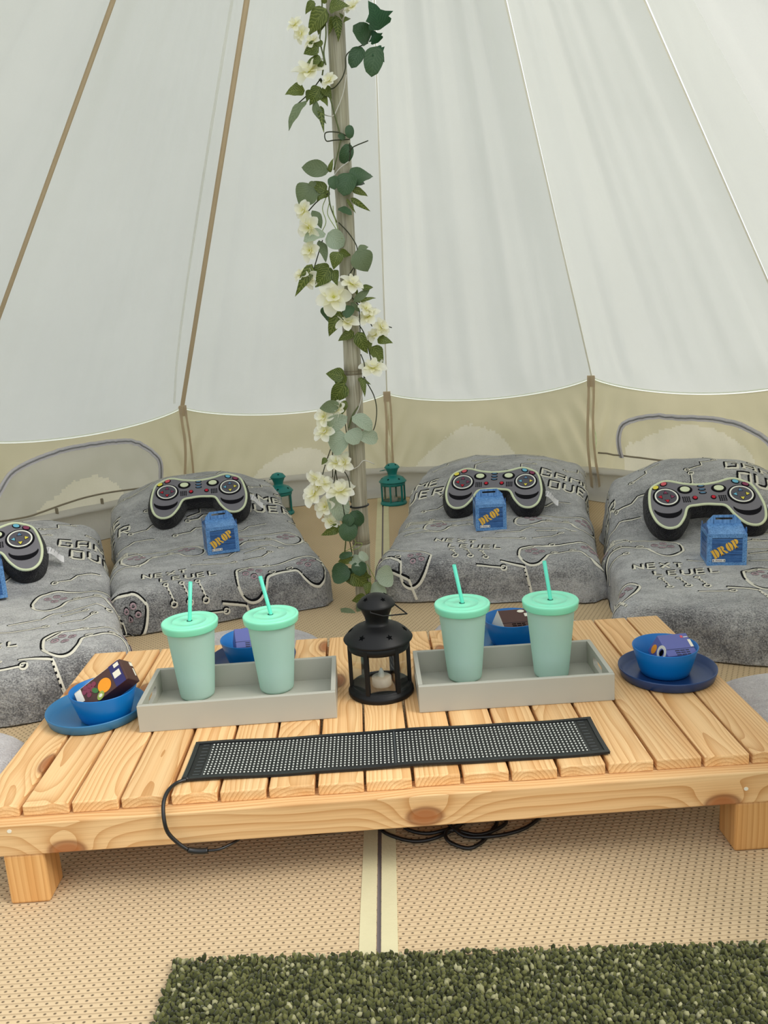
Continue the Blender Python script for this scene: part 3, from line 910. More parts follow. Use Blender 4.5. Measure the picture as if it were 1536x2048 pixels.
def frame(zdir, ydir):
    z = V(zdir).normalized(); y = V(ydir); y = (y-z*y.dot(z)).normalized(); x = y.cross(z)
    return Matrix((x, y, z)).transposed()
# fruit carton, lying across the bowl
dm = (0.043, 0.036, 0.108)
c = carton('brown carton with orange, grapes and kiwi printed on its front', dm, M_brownbox, (-0.497, 0.279, 0.2135), frame((0.82, 0.02, 0.56), (0.36, 0.78, -0.50)))
decal('printed_band', rect(-0.0215, 0.028, 0.0215, 0.050), M_bluepr, c, '-y', dm)
decal('printed_badge', rect(-0.006, 0.031, 0.006, 0.046), M_creampr, c, '-y', dm, 0.0008)
decal('printed_badge', rect(-0.019, 0.038, -0.012, 0.049), M_creampr, c, '-y', dm, 0.0008)
decal('printed_orange', ell(0.0035, 0.008, 0.013, 0.014, 24), M_orange, c, '-y', dm, 0.0007)
for gx, gy in ((-0.012, -0.010), (-0.005, -0.016), (-0.014, -0.019), (-0.008, -0.024), (-0.016, -0.028), (0.000, -0.026), (-0.010, -0.033)):
    decal('printed_grape', ell(gx, gy, 0.0048, 0.0048, 12), M_purple, c, '-y', dm, 0.0009)
decal('printed_leaf', ell(0.0005, -0.012, 0.0075, 0.0045, 12, 0.7), M_leafpr, c, '-y', dm, 0.0011)
decal('printed_kiwi', ell(0.0155, -0.006, 0.006, 0.009, 16, 0.5), M_kiwi, c, '-y', dm, 0.0009)
decal('printed_kiwi_heart', ell(0.0155, -0.006, 0.003, 0.004, 12), M_creampr, c, '-y', dm, 0.0011)
decal('printed_title_panel', rect(-0.020, -0.052, 0.004, -0.038), M_creampr, c, '-y', dm, 0.0008)
decal('printed_side_strip', rect(-0.017, -0.052, 0.017, 0.052), M_creampr, c, '-x', dm)
for q in range(5):
    decal('printed_side_patch', rect(-0.012+0.001*q, -0.045+0.019*q, 0.010, -0.033+0.019*q), (M_kiwi, M_leafpr, M_purple, M_orange, M_brownbox)[q], c, '-x', dm, 0.0008)
decal('printed_badge', rect(-0.019, 0.008, -0.011, 0.016), M_creampr, c, '+z', dm)
decal('printed_badge', rect(-0.006, 0.011, 0.010, 0.014), M_creampr, c, '+z', dm)
# other three cartons
def carton2(label, mat, cap, art):
    d = (0.062, 0.048, 0.046)
    n = V((0.20, -0.52, 0.83)).normalized()
    x = V((0.97, 0.20, 0.0)); x = (x-n*x.dot(n)).normalized()
    m = Matrix((x, n.cross(x), n)).transposed()
    c = carton(label, d, mat, V(cap)-n*0.023, m)
    for q in range(3):
        for i in range(3):
            decal('printed_line', rect(-0.012+0.011*i, -0.014-0.0045*q, -0.003+0.011*i-0.002*(i == 2), -0.0122-0.0045*q), M_crateline if mat is M_navybox else M_star, c, '+z', d)
    decal('printed_fold_line', rect(-0.032, -0.0095, 0.032, -0.009), M_crateline, c, '+z', d)
    if art == 1:
        decal('printed_badge', rect(0.025, -0.007, 0.031, 0.009), M_creampr, c, '+z', d)
        decal('printed_badge', rect(0.014, 0.014, 0.019, 0.019), M_pink, c, '+z', d)
        decal('printed_badge', rect(0.020, 0.0145, 0.029, 0.016), M_creampr, c, '+z', d)
        decal('printed_ring', ringpoly(0.006, 0.010, 0.007, 0.012, 0, 1.99*PI, 20, 1.4), M_creampr, c, '-x', d)
        decal('printed_patch', ell(-0.013, -0.004, 0.006, 0.012, 14), M_orange, c, '-x', d)
        decal('printed_patch', ell(0.019, -0.006, 0.005, 0.009, 14), M_steel, c, '-x', d)
        decal('printed_patch', ell(0.006, 0.010, 0.004, 0.008, 12), M_star, c, '-x', d, 0.0008)
    elif art == 2:
        decal('printed_badge', ell(0.018, 0.018, 0.008, 0.0035, 14), M_creampr, c, '+z', d)
        decal('printed_badge', rect(0.023, 0.004, 0.030, 0.012), M_creampr, c, '+z', d)
        decal('clear_edge', rect(-0.025, -0.022, 0.025, 0.022), M_creampr, c, '-x', d)
    return c
carton2('navy carton in the bowl at the front corner of the table', M_navybox, (0.546, 0.284, 0.2195), 1)
carton2('navy carton in the bowl behind the left tray', M_navybox, (-0.260, 0.472, 0.2195), 0)
carton2('brown carton in the bowl behind the right tray', M_brownbox, (0.284, 0.486, 0.2160), 2)

# ------------------------------------------------------------------ flexible light panel
sign = thing('light_panel', 'black flexible light panel strip with rows of white dots at the table front', 'light panel', (0.013, 0.088, TZ+0.0006), -0.012)
SL, SW = 0.664, 0.120
def wave(x, y): return 0.0012*(1+math.sin(x*17+1)+0.5*math.sin(x*41))*abs(y/(SW/2))**2
vs, fs = [], []
NX, NY = 66, 8
for zo in (0.0, 0.0024):
    for i in range(NX+1):
        for j in range(NY+1):
            x, y = -SL/2+SL*i/NX, -SW/2+SW*j/NY
            vs.append((x, y, zo+wave(x, y)))
o_ = (NX+1)*(NY+1)
for i in range(NX):
    for j in range(NY):
        a = i*(NY+1)+j
        fs.append((a+o_, a+NY+1+o_, a+NY+2+o_, a+1+o_)); fs.append((a, a+1, a+NY+2, a+NY+1))
for i in range(NX):
    a, b = i*(NY+1), (i+1)*(NY+1)
    fs.append((a, b, b+o_, a+o_)); a += NY; b += NY; fs.append((b, a, a+o_, b+o_))
for j in range(NY):
    fs.append((j+1, j, j+o_, j+1+o_)); a = NX*(NY+1)+j; fs.append((a, a+1, a+1+o_, a+o_))
mk('backing', vs, fs, M_sign, sign)
parts = []
def rib(x0, y0, x1, y1, w, h, n=40):
    v, f = [], []
    d = V((x1-x0, y1-y0, 0)); s = V((-d.y, d.x, 0)).normalized()*(w/2)
    for i in range(n+1):
        p = V((x0, y0, 0))+d*(i/n)
        z = 0.0024+wave(p.x, p.y)
        for q, zz in ((-1, 0), (-1, h), (1, h), (1, 0)): v.append(p+s*q+V((0, 0, z+zz)))
        if i:
            b = 4*i
            for q in range(3): f.append((b-4+q, b-3+q, b+1+q, b+q))
    return v, f
for a in ((-SL/2+0.002, -SW/2+0.004, SL/2-0.002, -SW/2+0.004), (-SL/2+0.002, SW/2-0.003, SL/2-0.002, SW/2-0.003), (-SL/2+0.003, -SW/2, -SL/2+0.003, SW/2), (SL/2-0.003, -SW/2, SL/2-0.003, SW/2)):
    parts.append(rib(*a, 0.007, 0.0016))
mk('border_trim', *join(parts), M_signd, sign)
mk('centre_fold', *rib(0.0, -SW/2, 0.0, SW/2, 0.0022, 0.0012, 10), M_trace, sign)
parts = []
for i in range(96):
    for j in range(13):
        x = -0.2985+0.597*i/95 + (0.0015 if i > 47 else -0.0015); y = -0.0455+0.0945*j/12
        z = 0.0024+wave(x, y)
        v = [(x+a*0.0012, y+b*0.0013, z+c*0.0009) for c in (0, 1) for a, b in ((-1, -1), (1, -1), (1, 1), (-1, 1))]
        parts.append((v, [(4, 5, 6, 7), (0, 1, 5, 4), (1, 2, 6, 5), (2, 3, 7, 6), (3, 0, 4, 7)]))
tag(mk('light_dots', *join(parts), M_led, sign), kind='stuff')
parts = []
for sx in (-1, 1):
    for j in range(10):
        parts.append(rib(sx*0.308, -0.045+0.0105*j, sx*0.318, -0.045+0.0105*j, 0.0016, 0.0004, 1))
    parts.append(rib(sx*0.3035, -0.050, sx*0.3035, 0.052, 0.0006, 0.0003, 8))
tag(mk('circuit_traces', *join(parts), M_trace, sign), kind='stuff')
W2S = lambda p: V((p[0]-0.013, p[1]-0.088, p[2]-TZ-0.0006))
cab = [(-0.312, 0.030, 0.1575), (-0.325, 0.020, 0.1580), (-0.333, -0.002, 0.1580), (-0.336, -0.022, 0.1500), (-0.334, -0.036, 0.1320), (-0.330, -0.0385, 0.112), (-0.318, -0.038, 0.094), (-0.304, -0.037, 0.080)]
tube('flat_cable', [W2S(p) for p in smooth_pts(cab, 8)], 0.0030, M_cable, sign, 6)
con = [(-0.304, -0.037, 0.080), (-0.296, -0.036, 0.0772), (-0.286, -0.035, 0.0752), (-0.276, -0.034, 0.0745)]
tube('inline_connector', [W2S(p) for p in smooth_pts(con, 5)], 0.0046, M_cable, sign, 10)
tube('round_cable', [W2S(p) for p in smooth_pts([(-0.276, -0.034, 0.0745), (-0.258, -0.030, 0.0735), (-0.236, -0.012, 0.0735), (-0.215, 0.02, 0.070), (-0.19, 0.06, 0.045), (-0.15, 0.09, 0.012), (-0.09, 0.105, 0.0035), (-0.03, 0.115, 0.0032)], 8)], 0.0022, M_cable, sign, 7)
tube('cable_plug', [W2S((-0.318, 0.031, 0.1572)), W2S((-0.308, 0.032, 0.1572))], 0.0038, M_cable, sign, 8)

coil = smooth_pts([(-0.05, 0.16, .004), (-0.024, 0.111, .004), (-0.004, 0.083, .004), (0.036, 0.061, .004), (0.077, 0.067, .006), (0.12, 0.10, .008), (0.11, 0.15, .006), (0.06, 0.14, .009), (0.02, 0.10, .009), (0.05, 0.072, .010), (0.09, 0.078, .010), (0.15, 0.11, .008), (0.19, 0.10, .006), (0.178, 0.079, .006), (0.139, 0.060, .008), (0.099, 0.074, .011), (0.086, 0.062, .012), (0.092, 0.046, .007), (0.118, 0.032, .004), (0.139, 0.042, .004), (0.159, 0.067, .005), (0.175, 0.10, .008), (0.14, 0.13, .012), (0.095, 0.10, .014), (0.099, 0.078, .014), (0.117, 0.059, .008), (0.149, 0.053, .008), (0.192, 0.064, .004), (0.228, 0.082, .004), (0.26, 0.12, .004), (0.27, 0.17, .004)], 7)
tag(tube('cable_coil', coil, 0.0032, M_cable, None, 7), 'coil of black cable lying on the matting under the table', 'cable')

# ------------------------------------------------------------------ beds: printed fleece blankets draped over floor mattresses
class Bed:
    R = 0.060
    def __init__(s, O, ang, w, L, seed, h=0.128, pil=(0.46, 0.92, 0.122)):
        s.pil = pil
        s.O, s.w, s.L, s.seed, s.h = V((O[0], O[1], 0)), w, L, seed, h
        a = math.radians(ang)          # axis angle from +y towards +x
        s.e1 = V((math.cos(a), -math.sin(a), 0))
        s.e2 = V((math.sin(a), math.cos(a), 0))
        s.hw = w/2-s.R
        s.Lf = L-2*s.R
    def hump(s, a, t):
        q = a/s.hw
        side = 1-0.35*max(0, abs(q)-0.35)**1.5*2
        return (s.pil[2]*sstep(s.pil[0], s.pil[1], t)*(1-sstep(1.10, s.Lf+0.04, t))*max(0.2, side) + 0.006*math.cos(q*1.4)*sstep(0, 0.2, t))
    def raw(s, a, t):
        ac = max(-s.hw, min(s.hw, a)); tc = max(0.0, min(s.Lf, t))
        du, dv = a-ac, t-tc
        rho = math.hypot(du, dv)
        z0 = s.h + s.hump(ac, tc)
        R = s.R
        n = V((0, 0, 1)); d = V((0, 0, 0)); x = 0; dz = 0; th = 0
        if rho > 1e-9:
            d = V((du/rho, dv/rho, 0))
            th = min(rho/R, PI/2)
            if rho < R*PI/2:
                x = R*math.sin(th); dz = R*(1-math.cos(th))
            else:
                e = rho-R*PI/2
                e = min(e, z0-R-0.004)
                x = R+e*0.10; dz = R+e
        w = 0.013*noise.noise((a*3.2+s.seed, t*3.2, s.seed)) + 0.006*noise.noise((a*9, t*9+s.seed, 2)) + 0.0022*noise.noise((a*26, t*26, s.seed))
        if th > 0:
            k = th/(PI/2)
            per = (tc if abs(du) > abs(dv) else ac)
            w += k*(0.018*noise.noise((per*7+s.seed*3, dz*3, 7)) + 0.014*noise.noise((math.atan2(du, dv)*2.5, s.seed, per*3)))
        n = (V((0, 0, 1))*math.cos(th)+d*math.sin(th))
        p = V((ac, tc+R, z0-dz))+d*x+n*w
        p.z = max(p.z, 0.002)
        return p
    def world(s, p): return s.O+s.e1*p.x+s.e2*p.y+V((0, 0, p.z))
    def S(s, a, t): return s.world(s.raw(a, t))
    def N(s, a, t):
        e = 0.004
        n = (s.S(a+e, t)-s.S(a-e, t)).cross(s.S(a, t+e)-s.S(a, t-e))
        return n.normalized() if n.length > 1e-12 else V((0, 0, 1))

def ribbon(bed, pts, width, lift, closed=False, off=(0, 0)):
    """flat printed line following the blanket; pts are cloth coordinates"""
    P = [V((a+off[0], t+off[1])) for a, t in pts]
    if closed: P.append(P[0])
    Q = []
    for a, b in zip(P[:-1], P[1:]):
        m = max(1, int((b-a).length/0.012))
        for i in range(m): Q.append(a.lerp(b, i/m))
    Q.append(P[-1])
    vs, fs = [], []
    n = len(Q)
    for i, q in enumerate(Q):
        t = Q[min(i+1, n-1)]-Q[max(0, i-1)]
        if t.length < 1e-9: t = V((1, 0))
        t.normalize()
        sd = V((-t.y, t.x))*(width/2)
        for sg in (-1, 0, 1):
            c = q+sd*sg
            vs.append(bed.S(c.x, c.y)+bed.N(c.x, c.y)*(lift+(0.0012 if sg == 0 else 0)))
        if i:
            b = 3*i
            fs.append((b-3, b-2, b+1, b)); fs.append((b-2, b-1, b+2, b+1))
    return vs, fs

GLY = {'N': [[(0, 0), (0, 1), (.7, 0), (.7, 1)]], 'E': [[(.65, 1), (0, 1), (0, 0), (.65, 0)], [(0, .5), (.55, .5)]], 'X': [[(0, 0), (.7, 1)], [(0, 1), (.7, 0)]],
       'T': [[(0, 1), (.7, 1)], [(.35, 1), (.35, 0)]], 'L': [[(0, 1), (0, 0), (.6, 0)]], 'V': [[(0, 1), (0, .2), (.15, 0), (.55, 0), (.7, .2), (.7, 1)]],
       'G': [[(.7, 1), (0, 1), (0, 0), (.7, 0), (.7, .5), (.4, .5)]], 'A': [[(0, 0), (0, 1), (.7, 1), (.7, 0)], [(0, .45), (.7, .45)]],
       'M': [[(0, 0), (0, 1), (.4, .45), (.8, 1), (.8, 0)]], 'O': [[(0, 0), (0, 1), (.7, 1), (.7, 0), (0, 0)]], 'R': [[(0, 0), (0, 1), (.7, 1), (.7, .5), (0, .5)], [(.3, .5), (.7, 0)]]}
CTRL_R = [(0, .46), (.30, .50), (.58, .585), (.80, .50), (.93, .36), (1.0, 0), (.99, -.25), (.92, -.46), (.78, -.57), (.60, -.53), (.45, -.33), (.34, -.09), (.16, -.045), (0, -.03)]
CTRL = CTRL_R + [(-x, y) for x, y in CTRL_R[-2:0:-1]]
CTRLS = [(p.x, p.y) for p in smooth_pts([(x, y, 0) for x, y in CTRL], 4, True)]

def blanket(name, label, O, ang, w, L, seed, sh=(0, 0), layout=0, pil=(0.46, 0.92, 0.122)):
    bed = Bed(O, ang, w, L, seed, pil=pil)
    amax = bed.hw + bed.R*PI/2+0.20
    t0, t1 = -(bed.R*PI/2+0.085), bed.Lf+bed.R*PI/2+0.09
    na, nt = 92, 132
    vs = [bed.S(-amax+2*amax*i/na, t0+(t1-t0)*j/nt) for j in range(nt+1) for i in range(na+1)]
    fs = [(j*(na+1)+i, j*(na+1)+i+1, (j+1)*(na+1)+i+1, (j+1)*(na+1)+i) for j in range(nt) for i in range(na)]
    root = thing(name, label, 'blanket', bed.O, 0, 'printed grey blankets on the four floor beds')
    rel = [v-bed.O for v in vs]
    mk('fleece_sheet', rel, fs, M_fleece, root, smooth=True)
    glow, dark, btn = [], [], []
    def line(pts, wd=0.0075, closed=False, grow=True):
        pts = [(a+sh[0], t+sh[1]) for a, t in pts]
        glow.append(ribbon(bed, pts, wd, 0.0012, closed))
        if grow: dark.append(ribbon(bed, pts, wd*0.95, 0.0009, closed, (-0.0024, wd*0.88)))  # offset dark ribbon paints the shadow edge of each line
    def word(txt, a, t, hgt, wd, rot=0.0, gap=0.98):
        x = 0
        for ch in txt:
            for st in GLY[ch]:
                pts = [((x+u*0.9)*hgt, v*hgt) for u, v in st]
                line([(a+p*math.cos(rot)-q*math.sin(rot), t+p*math.sin(rot)+q*math.cos(rot)) for p, q in pts], wd)
            x += gap
    def pad(a, t, s, rot):
        pts = [(a+(x*math.cos(rot)-y*math.sin(rot))*s, t+(x*math.sin(rot)+y*math.cos(rot))*s) for x, y in CTRLS]
        line(pts, 0.0085, True)
        for bx, by in ((-.62, .18), (.62, .18)):
            for dx, dy in ((.15, 0), (-.15, 0), (0, .15), (0, -.15)):
                x, y = bx+dx, by+dy
                c = (a+(x*math.cos(rot)-y*math.sin(rot))*s, t+(x*math.sin(rot)+y*math.cos(rot))*s)
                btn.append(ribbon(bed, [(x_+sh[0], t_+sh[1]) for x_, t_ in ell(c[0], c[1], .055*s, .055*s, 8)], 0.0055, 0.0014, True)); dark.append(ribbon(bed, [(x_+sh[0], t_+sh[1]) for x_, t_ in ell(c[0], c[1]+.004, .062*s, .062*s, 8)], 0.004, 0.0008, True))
        for x in (-.2, .2):
            line(ell(a+x*s*math.cos(rot)-.05*s*math.sin(rot), t+x*s*math.sin(rot)+.05*s*math.cos(rot), .07*s, .05*s, 8), 0.004, True)
    def node(a, t, r=0.008): line(ell(a, t, r, r, 10), 0.0055, True)
    def trace(pts, ends=(0, 1)):
        line(pts, 0.0055)
        if ends[0]: node(*pts[0])
        if ends[1]: node(*pts[-1])
    word('NEXT', -.165, .135, .036, .0085)
    word('LEVEL', -.115, .075, .036, .0085)
    for q in range(3):
        line([(-.10+.045*q, .045), (-.085+.045*q, -.005)], 0.006); node(-.085+.045*q, -.014); node(-.102+.045*q, .050, .006)
    trace([(-.02, -.05), (.06, -.055)], (0, 1))
    pad(-.285, -.015, .125, -.35)
    pad(.235, .045, .135, .12)
    trace([(.11, .07), (.15, .11), (.20, .115)])
    trace([(-.02, .20), (.03, .185), (.11, .185)], (0, 1)); trace([(.14, .19), (.20, .20), (.23, .235)])
    pad(-.10, .36, .13, .15) if layout != 2 else pad(-.17, .33, .15, -.12)
    pad(.22, .40, .14, -.15)
    trace([(.02, .24), (.10, .255), (.13, .30), (.24, .31), (.27, .27)], (0, 1)); trace([(.15, .26), (.21, .275)])
    for q in range(3): trace([(-.30, .40+.018*q), (-.22, .415+.018*q)], (1, 1))
    trace([(-.28, .22), (-.24, .26), (-.18, .27)]); trace([(-.30, .30), (-.25, .33)])
    trace([(-.22, .48), (-.18, .44), (-.16, .38)], (1, 0))
    word('GAME', -.43, .77, .056, .011, -.06); word('OVER', -.40, .685, .054, .011, -.06)
    word('GAME', .165, .80, .056, .011, -.08); word('OVER', .195, .715, .054, .011, -.08)
    for x0, x1, t in ((-.26, -.12, .56), (-.05, .10, .60), (.14, .27, .56), (-.20, -.05, .66), (.0, .12, .68)):
        trace([(x0, t), ((x0+x1)/2-.02, t+.012), ((x0+x1)/2, t+.035), (x1, t+.04)], (1, 0))
    for a, t in ((-.14, .80), (.04, .80), (-.10, .93), (.12, .96), (.26, .92), (-.27, .98)):
        trace([(a, t), (a+.05, t+.03), (a+.05, t+.07), (a+.10, t+.10)], (1, a > 0))
    trace([(-.24, 1.08), (-.14, 1.10), (-.09, 1.16), (.02, 1.16)]); trace([(.06, 1.08), (.15, 1.10), (.18, 1.16)]); trace([(.0, .70), (.05, .73), (.05, .78)])
    # patches that run down the sides and the foot
    for sg in (-1, 1):
        for t in (.10, .36, .62, .90, 1.15):
            trace([(sg*.36, t), (sg*.40, t+.05), (sg*.40, t+.12)], (1, 1))
    line([(.05, -.03), (.12, -.05), (.14, -.14)], 0.008); line([(-.30, -.06), (-.22, -.09), (-.20, -.15)], 0.008)
    for nm, lst, mt in (('printed_lines', glow, M_glow), ('painted_groove_shades', dark, M_grooveshade), ('printed_buttons', btn, M_btn)):
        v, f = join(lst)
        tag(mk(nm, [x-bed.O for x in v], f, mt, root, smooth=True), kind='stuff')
    return bed
def foot(fl, ang, w):   # front left floor corner -> front centre
    a = math.radians(ang)
    return (fl[0]+math.cos(a)*w/2, fl[1]-math.sin(a)*w/2)
B1 = blanket('bed_blanket', 'grey game-print blanket on the bed cut off by the left edge of the photo', (-0.572-math.cos(math.radians(20))*0.31, 0.698-math.sin(math.radians(20))*0.31), -20, 0.62, 1.34, 3.0, (0.02, 0.02), 2, (0.52, 0.95, 0.10))
B2 = blanket('bed_blanket', 'grey game-print blanket on the bed just left of the bamboo pole', foot((-0.752, 1.130), -14, 0.655), -14, 0.655, 1.35, 11.0, (-0.06, -0.075), 0)
B3 = blanket('bed_blanket', 'grey game-print blanket on the bed just right of the bamboo pole', foot((-0.005, 1.295), 12.5, 0.672), 12.5, 0.672, 1.52, 17.0, (0.0, 0.0), 1)
B4 = blanket('bed_blanket', 'grey game-print blanket on the bed cut off by the right edge of the photo', foot((0.572, 0.745), 15, 0.65), 15, 0.65, 1.32, 29.0, (-0.10, 0.14), 2, (0.60, 1.00, 0.155))

# ------------------------------------------------------------------ game-pad cushions
def pad_cushion(src, label, loc, yaw, tilt):
    m = Matrix.Translation(V(loc)) @ Matrix.Rotation(yaw, 4, 'Z') @ Matrix.Rotation(tilt, 4, 'X')
    if src is not None:
        t = src.copy(); t['label'] = label; COL.objects.link(t)
        for c in list(src.children):
            d = c.copy(); d.parent = t; COL.objects.link(d)
            for e in c.children:
                f = e.copy(); f.parent = d; COL.objects.link(f)
        t.matrix_world = m
        return t
    t = thing('game_pad_cushion', label, 'cushion', (0, 0, 0), 0, 'game-pad cushions on the beds')
    K, T = 0.168, 0.066
    P = [V((x*K, y*K, 0)) for x, y in CTRLS]
    n = len(P)
    nrm = []
    area = sum(P[i].x*P[(i+1) % n].y-P[(i+1) % n].x*P[i].y for i in range(n))
    for i in range(n):
        d = P[(i+1) % n]-P[i-1]
        q = V((d.y, -d.x, 0)).normalized()
        nrm.append(q if area > 0 else -q)
    rings = [(-0.5, -0.020), (-0.46, 0.002), (-0.25, 0.013), (0.0, 0.016), (0.25, 0.012), (0.44, 0.002)]
    vs, fs = [], []
    for z, off in rings:
        for i in range(n): vs.append(P[i]+nrm[i]*off+V((0, 0, z*T)))
    for r in range(len(rings)-1):
        for i in range(n):
            a, b = r*n+i, r*n+(i+1) % n
            fs.append((a, b, b+n, a+n) if area > 0 else (b, a, a+n, b+n))
    tri = geometry.tessellate_polygon([[v for v in P]])
    for q in tri: fs.append(tuple(q))
    top = (len(rings)-1)*n
    for q in tri: fs.append(tuple(i+top for i in q)[::-1])
    bm = bmesh.new(); me = bpy.data.meshes.new('t'); me.from_pydata([tuple(v) for v in vs], [], fs); bm.from_mesh(me); bpy.data.meshes.remove(me)
    frombm('plush_body', bm, M_blackplush, t, smooth=True)
    # domed grey face
    inner = [(P[i]-nrm[i]*0.004) for i in range(n)]
    bm = bmesh.new()
    bv = [bm.verts.new((p.x, p.y, 0.46*T)) for p in inner]
    tri = geometry.tessellate_polygon([inner])
    for q in tri:
        try: bm.faces.new([bv[i] for i in q])
        except ValueError: pass
    bmesh.ops.subdivide_edges(bm, edges=bm.edges, cuts=2, use_grid_fill=True)
    bmesh.ops.triangulate(bm, faces=bm.faces)
    frombm('grey_face', bm, M_face, t)
    tube('piping', [p+V((0, 0, 0.45*T)) for p in P], 0.0042, M_pipe, t, 8, True)
    zf = 0.46*T
    def bit(nm, poly, mat, h=0.0016, par=t):
        vs, fs = prism([(x*K, y*K) for x, y in poly], zf, zf+h)
        return mk(nm, vs, fs, mat, par)
    for sx in (-1, 1):
        cx = sx*.67
        bit('dark_surround', ell(cx, .17, .245, .235, 32), M_ink, 0.0014)
        bit('pad_disc', ell(cx, .175, .19, .18, 32), M_darkface, 0.0020)
        bit('pad_ring', ringpoly(cx, .175, .185, .210, 0, 1.999*PI, 36, .96), M_white, 0.0030)
        cols = (M_plum, M_plum, M_red, M_red) if sx < 0 else (M_steel, M_yellow, M_yellow, M_blue)
        for q, ang in enumerate((PI/2, 0, -PI/2, PI)):
            x, y = cx+.105*math.cos(ang), .175+.10*math.sin(ang)
            for nm, s_, mt, h in (('arrow_outline', .058, M_ink, .0024), ('arrow_button', .042, cols[q], .0032)):
                bit(nm, [(x+s_*math.cos(ang+b), y+s_*math.sin(ang+b)) for b in (0, 2*PI/3, 4*PI/3)], mt, h)
        bit('dark_surround', ell(sx*.305, .345, .135, .10, 28), M_ink, 0.0014)
        bit('thumb_stick', ell(sx*.305, .345, .088, .064, 24), M_pipe, 0.0040)
        bit('dark_surround', ell(sx*.165, .13, .050, .050, 20), M_ink, 0.0014)
        bit('round_button', ell(sx*.165, .13, .034, .034, 20), M_red, 0.0032)
        for i in range(4):
            for j in range(4):
                bit('grille_dot', rect(sx*.325+(i-1.5)*.037-.011, .10+(j-1.5)*.037-.011, sx*.325+(i-1.5)*.037+.011, .10+(j-1.5)*.037+.011), M_ink, 0.0014)
        # shaded grip crescent
        bit('grip_crescent', [(sx*.70+.25*math.cos(a), -.12+.22*math.sin(a)) for a in [PI*1.04+PI*.92*k/14 for k in range(15)]] + [(sx*.70+.24*math.cos(a), -.10+.13*math.sin(a)) for a in [PI*1.96-PI*.92*k/14 for k in range(15)]], M_ink, 0.0014)
    for k in range(3):
        bit('bar_outline', [(x*1.0, y) for x, y in ell(0, .25+.085*k, .070, .030, 16)], M_ink, 0.0014)
        bit('bar_button', ell(0, .25+.085*k, .052, .016, 16), M_steel, 0.0024)
    for x, y, mt, r in ((-.82, .42, M_yellow, 0), (-.66, .505, M_pink, .3), (.64, .50, M_blue, -.3), (.80, .42, M_plum, 0)):
        bit('dark_surround', ell(x, y, .074, .052, 20, -.5*(1 if x > 0 else -1)), M_ink, 0.0014)
        bit('oval_button', ell(x, y, .056, .038, 20, -.5*(1 if x > 0 else -1)), mt, 0.0030)
    # care tag sewn into the side seam
    vs, fs = [], []
    for k in range(9):
        u = k/8
        p = V((0.174+0.052*u, -0.010-0.020*u, 0.004+0.012*math.sin(u*5)-0.016*u))
        for a, b in ((-.013, 0), (.013, 0), (.013, .0008), (-.013, .0008)): vs.append(p+V((0.004*a*20, a, b)))
        if k:
            b0 = 4*k
            for q in range(4): fs.append((b0-4+q, b0-4+(q+1) % 4, b0+(q+1) % 4, b0+q))
    tg = mk('care_tag', vs, fs, M_tagw, t)
    for k in range(4):
        mk('tag_print', *prism(rect(-.008, -.0008, .008, .0008), 0, .0004), M_tagp, tg, loc=(0.186+0.009*k, -0.014-0.0035*k, 0.0125-0.0022*k+0.006*math.sin(k*1.1)), rot=(0, 0, 1.2))
    t.matrix_world = m
    return t
def ztop(bed, x, y):
    p = V((x, y, 0))-bed.O
    return bed.S(p.dot(bed.e1), p.dot(bed.e2)-bed.R).z
def settle(t, bed, sink):
    m = t.matrix_world
    low = min((m @ V((x*0.165, y*0.165, -0.031))).z - ztop(bed, *(m @ V((x*0.165, y*0.165, -0.031))).xy) for x, y in CTRLS)
    t.location.z -= low+sink
TL = math.radians(35)
CU = []
c0 = pad_cushion(None, 'game-pad cushion lying on the pillow left of the bamboo pole', (-0.612, 1.889, 0.243), math.radians(8), TL)
CU.append(pad_cushion(c0, 'game-pad cushion lying on the pillow right of the bamboo pole', (0.455, 1.819, 0.243), math.radians(-14), TL))
CU.append(pad_cushion(c0, 'game-pad cushion on the bed cut off by the right edge of the photo', (1.032, 1.36, 0.243), math.radians(-6), TL))
CU.append(pad_cushion(c0, 'game-pad cushion cut off by the left edge of the photo', (-1.150, 1.285, 0.243), math.radians(22), TL))

for q, bd in zip([c0]+CU, (B2, B3, B4, B1)): settle(q, bd, 0.012)

# ------------------------------------------------------------------ party boxes
def glyph_D():
    return [rect(-.06, 0, .05, .10), rect(0, 0, .30, 1), rect(-.06, .90, .05, 1.0), [(.38, 0)]+ell(.40, .5, .38, .5, 14, 0, -PI/2, PI/2, True)+[(.38, 1)]]
def glyph_R():
    return [rect(-.06, 0, .36, .10), rect(0, 0, .30, 1), rect(-.06, .90, .05, 1.0), ringpoly(.38, .74, .07, .34, -PI/2, PI/2, 12, .77), [(.38, .44), (.56, .50), (.88, .10), (.94, 0), (.64, 0)]]
def glyph_O():
    return [ringpoly(.36, .5, .001, .36, PI/2, 1.5*PI, 14, 1.39), ringpoly(.45, .5, .001, .36, -PI/2, PI/2, 14, 1.39)]
def glyph_P():
    return [rect(-.06, 0, .38, .10), rect(0, 0, .30, 1), rect(-.06, .90, .05, 1.0), ringpoly(.38, .70, .07, .36, -PI/2, PI/2, 12, .83)]
txt_c = bpy.data.curves.new('stencil_small', 'FONT')
txt_c.body = 'FRAGILE'; txt_c.size = 0.0085; txt_c.align_x = 'CENTER'; txt_c.align_y = 'CENTER'; txt_c.extrude = 0.0002
txt_o = bpy.data.objects.new('tmp_text', txt_c)
COL.objects.link(txt_o)
bpy.context.view_layer.update()
txt_me = bpy.data.meshes.new_from_object(txt_o.evaluated_get(bpy.context.evaluated_depsgraph_get()))
bpy.data.objects.remove(txt_o); bpy.data.curves.remove(txt_c)
txt_me.name = 'label_lettering'; txt_me.materials.clear(); txt_me.materials.append(M_maroon)

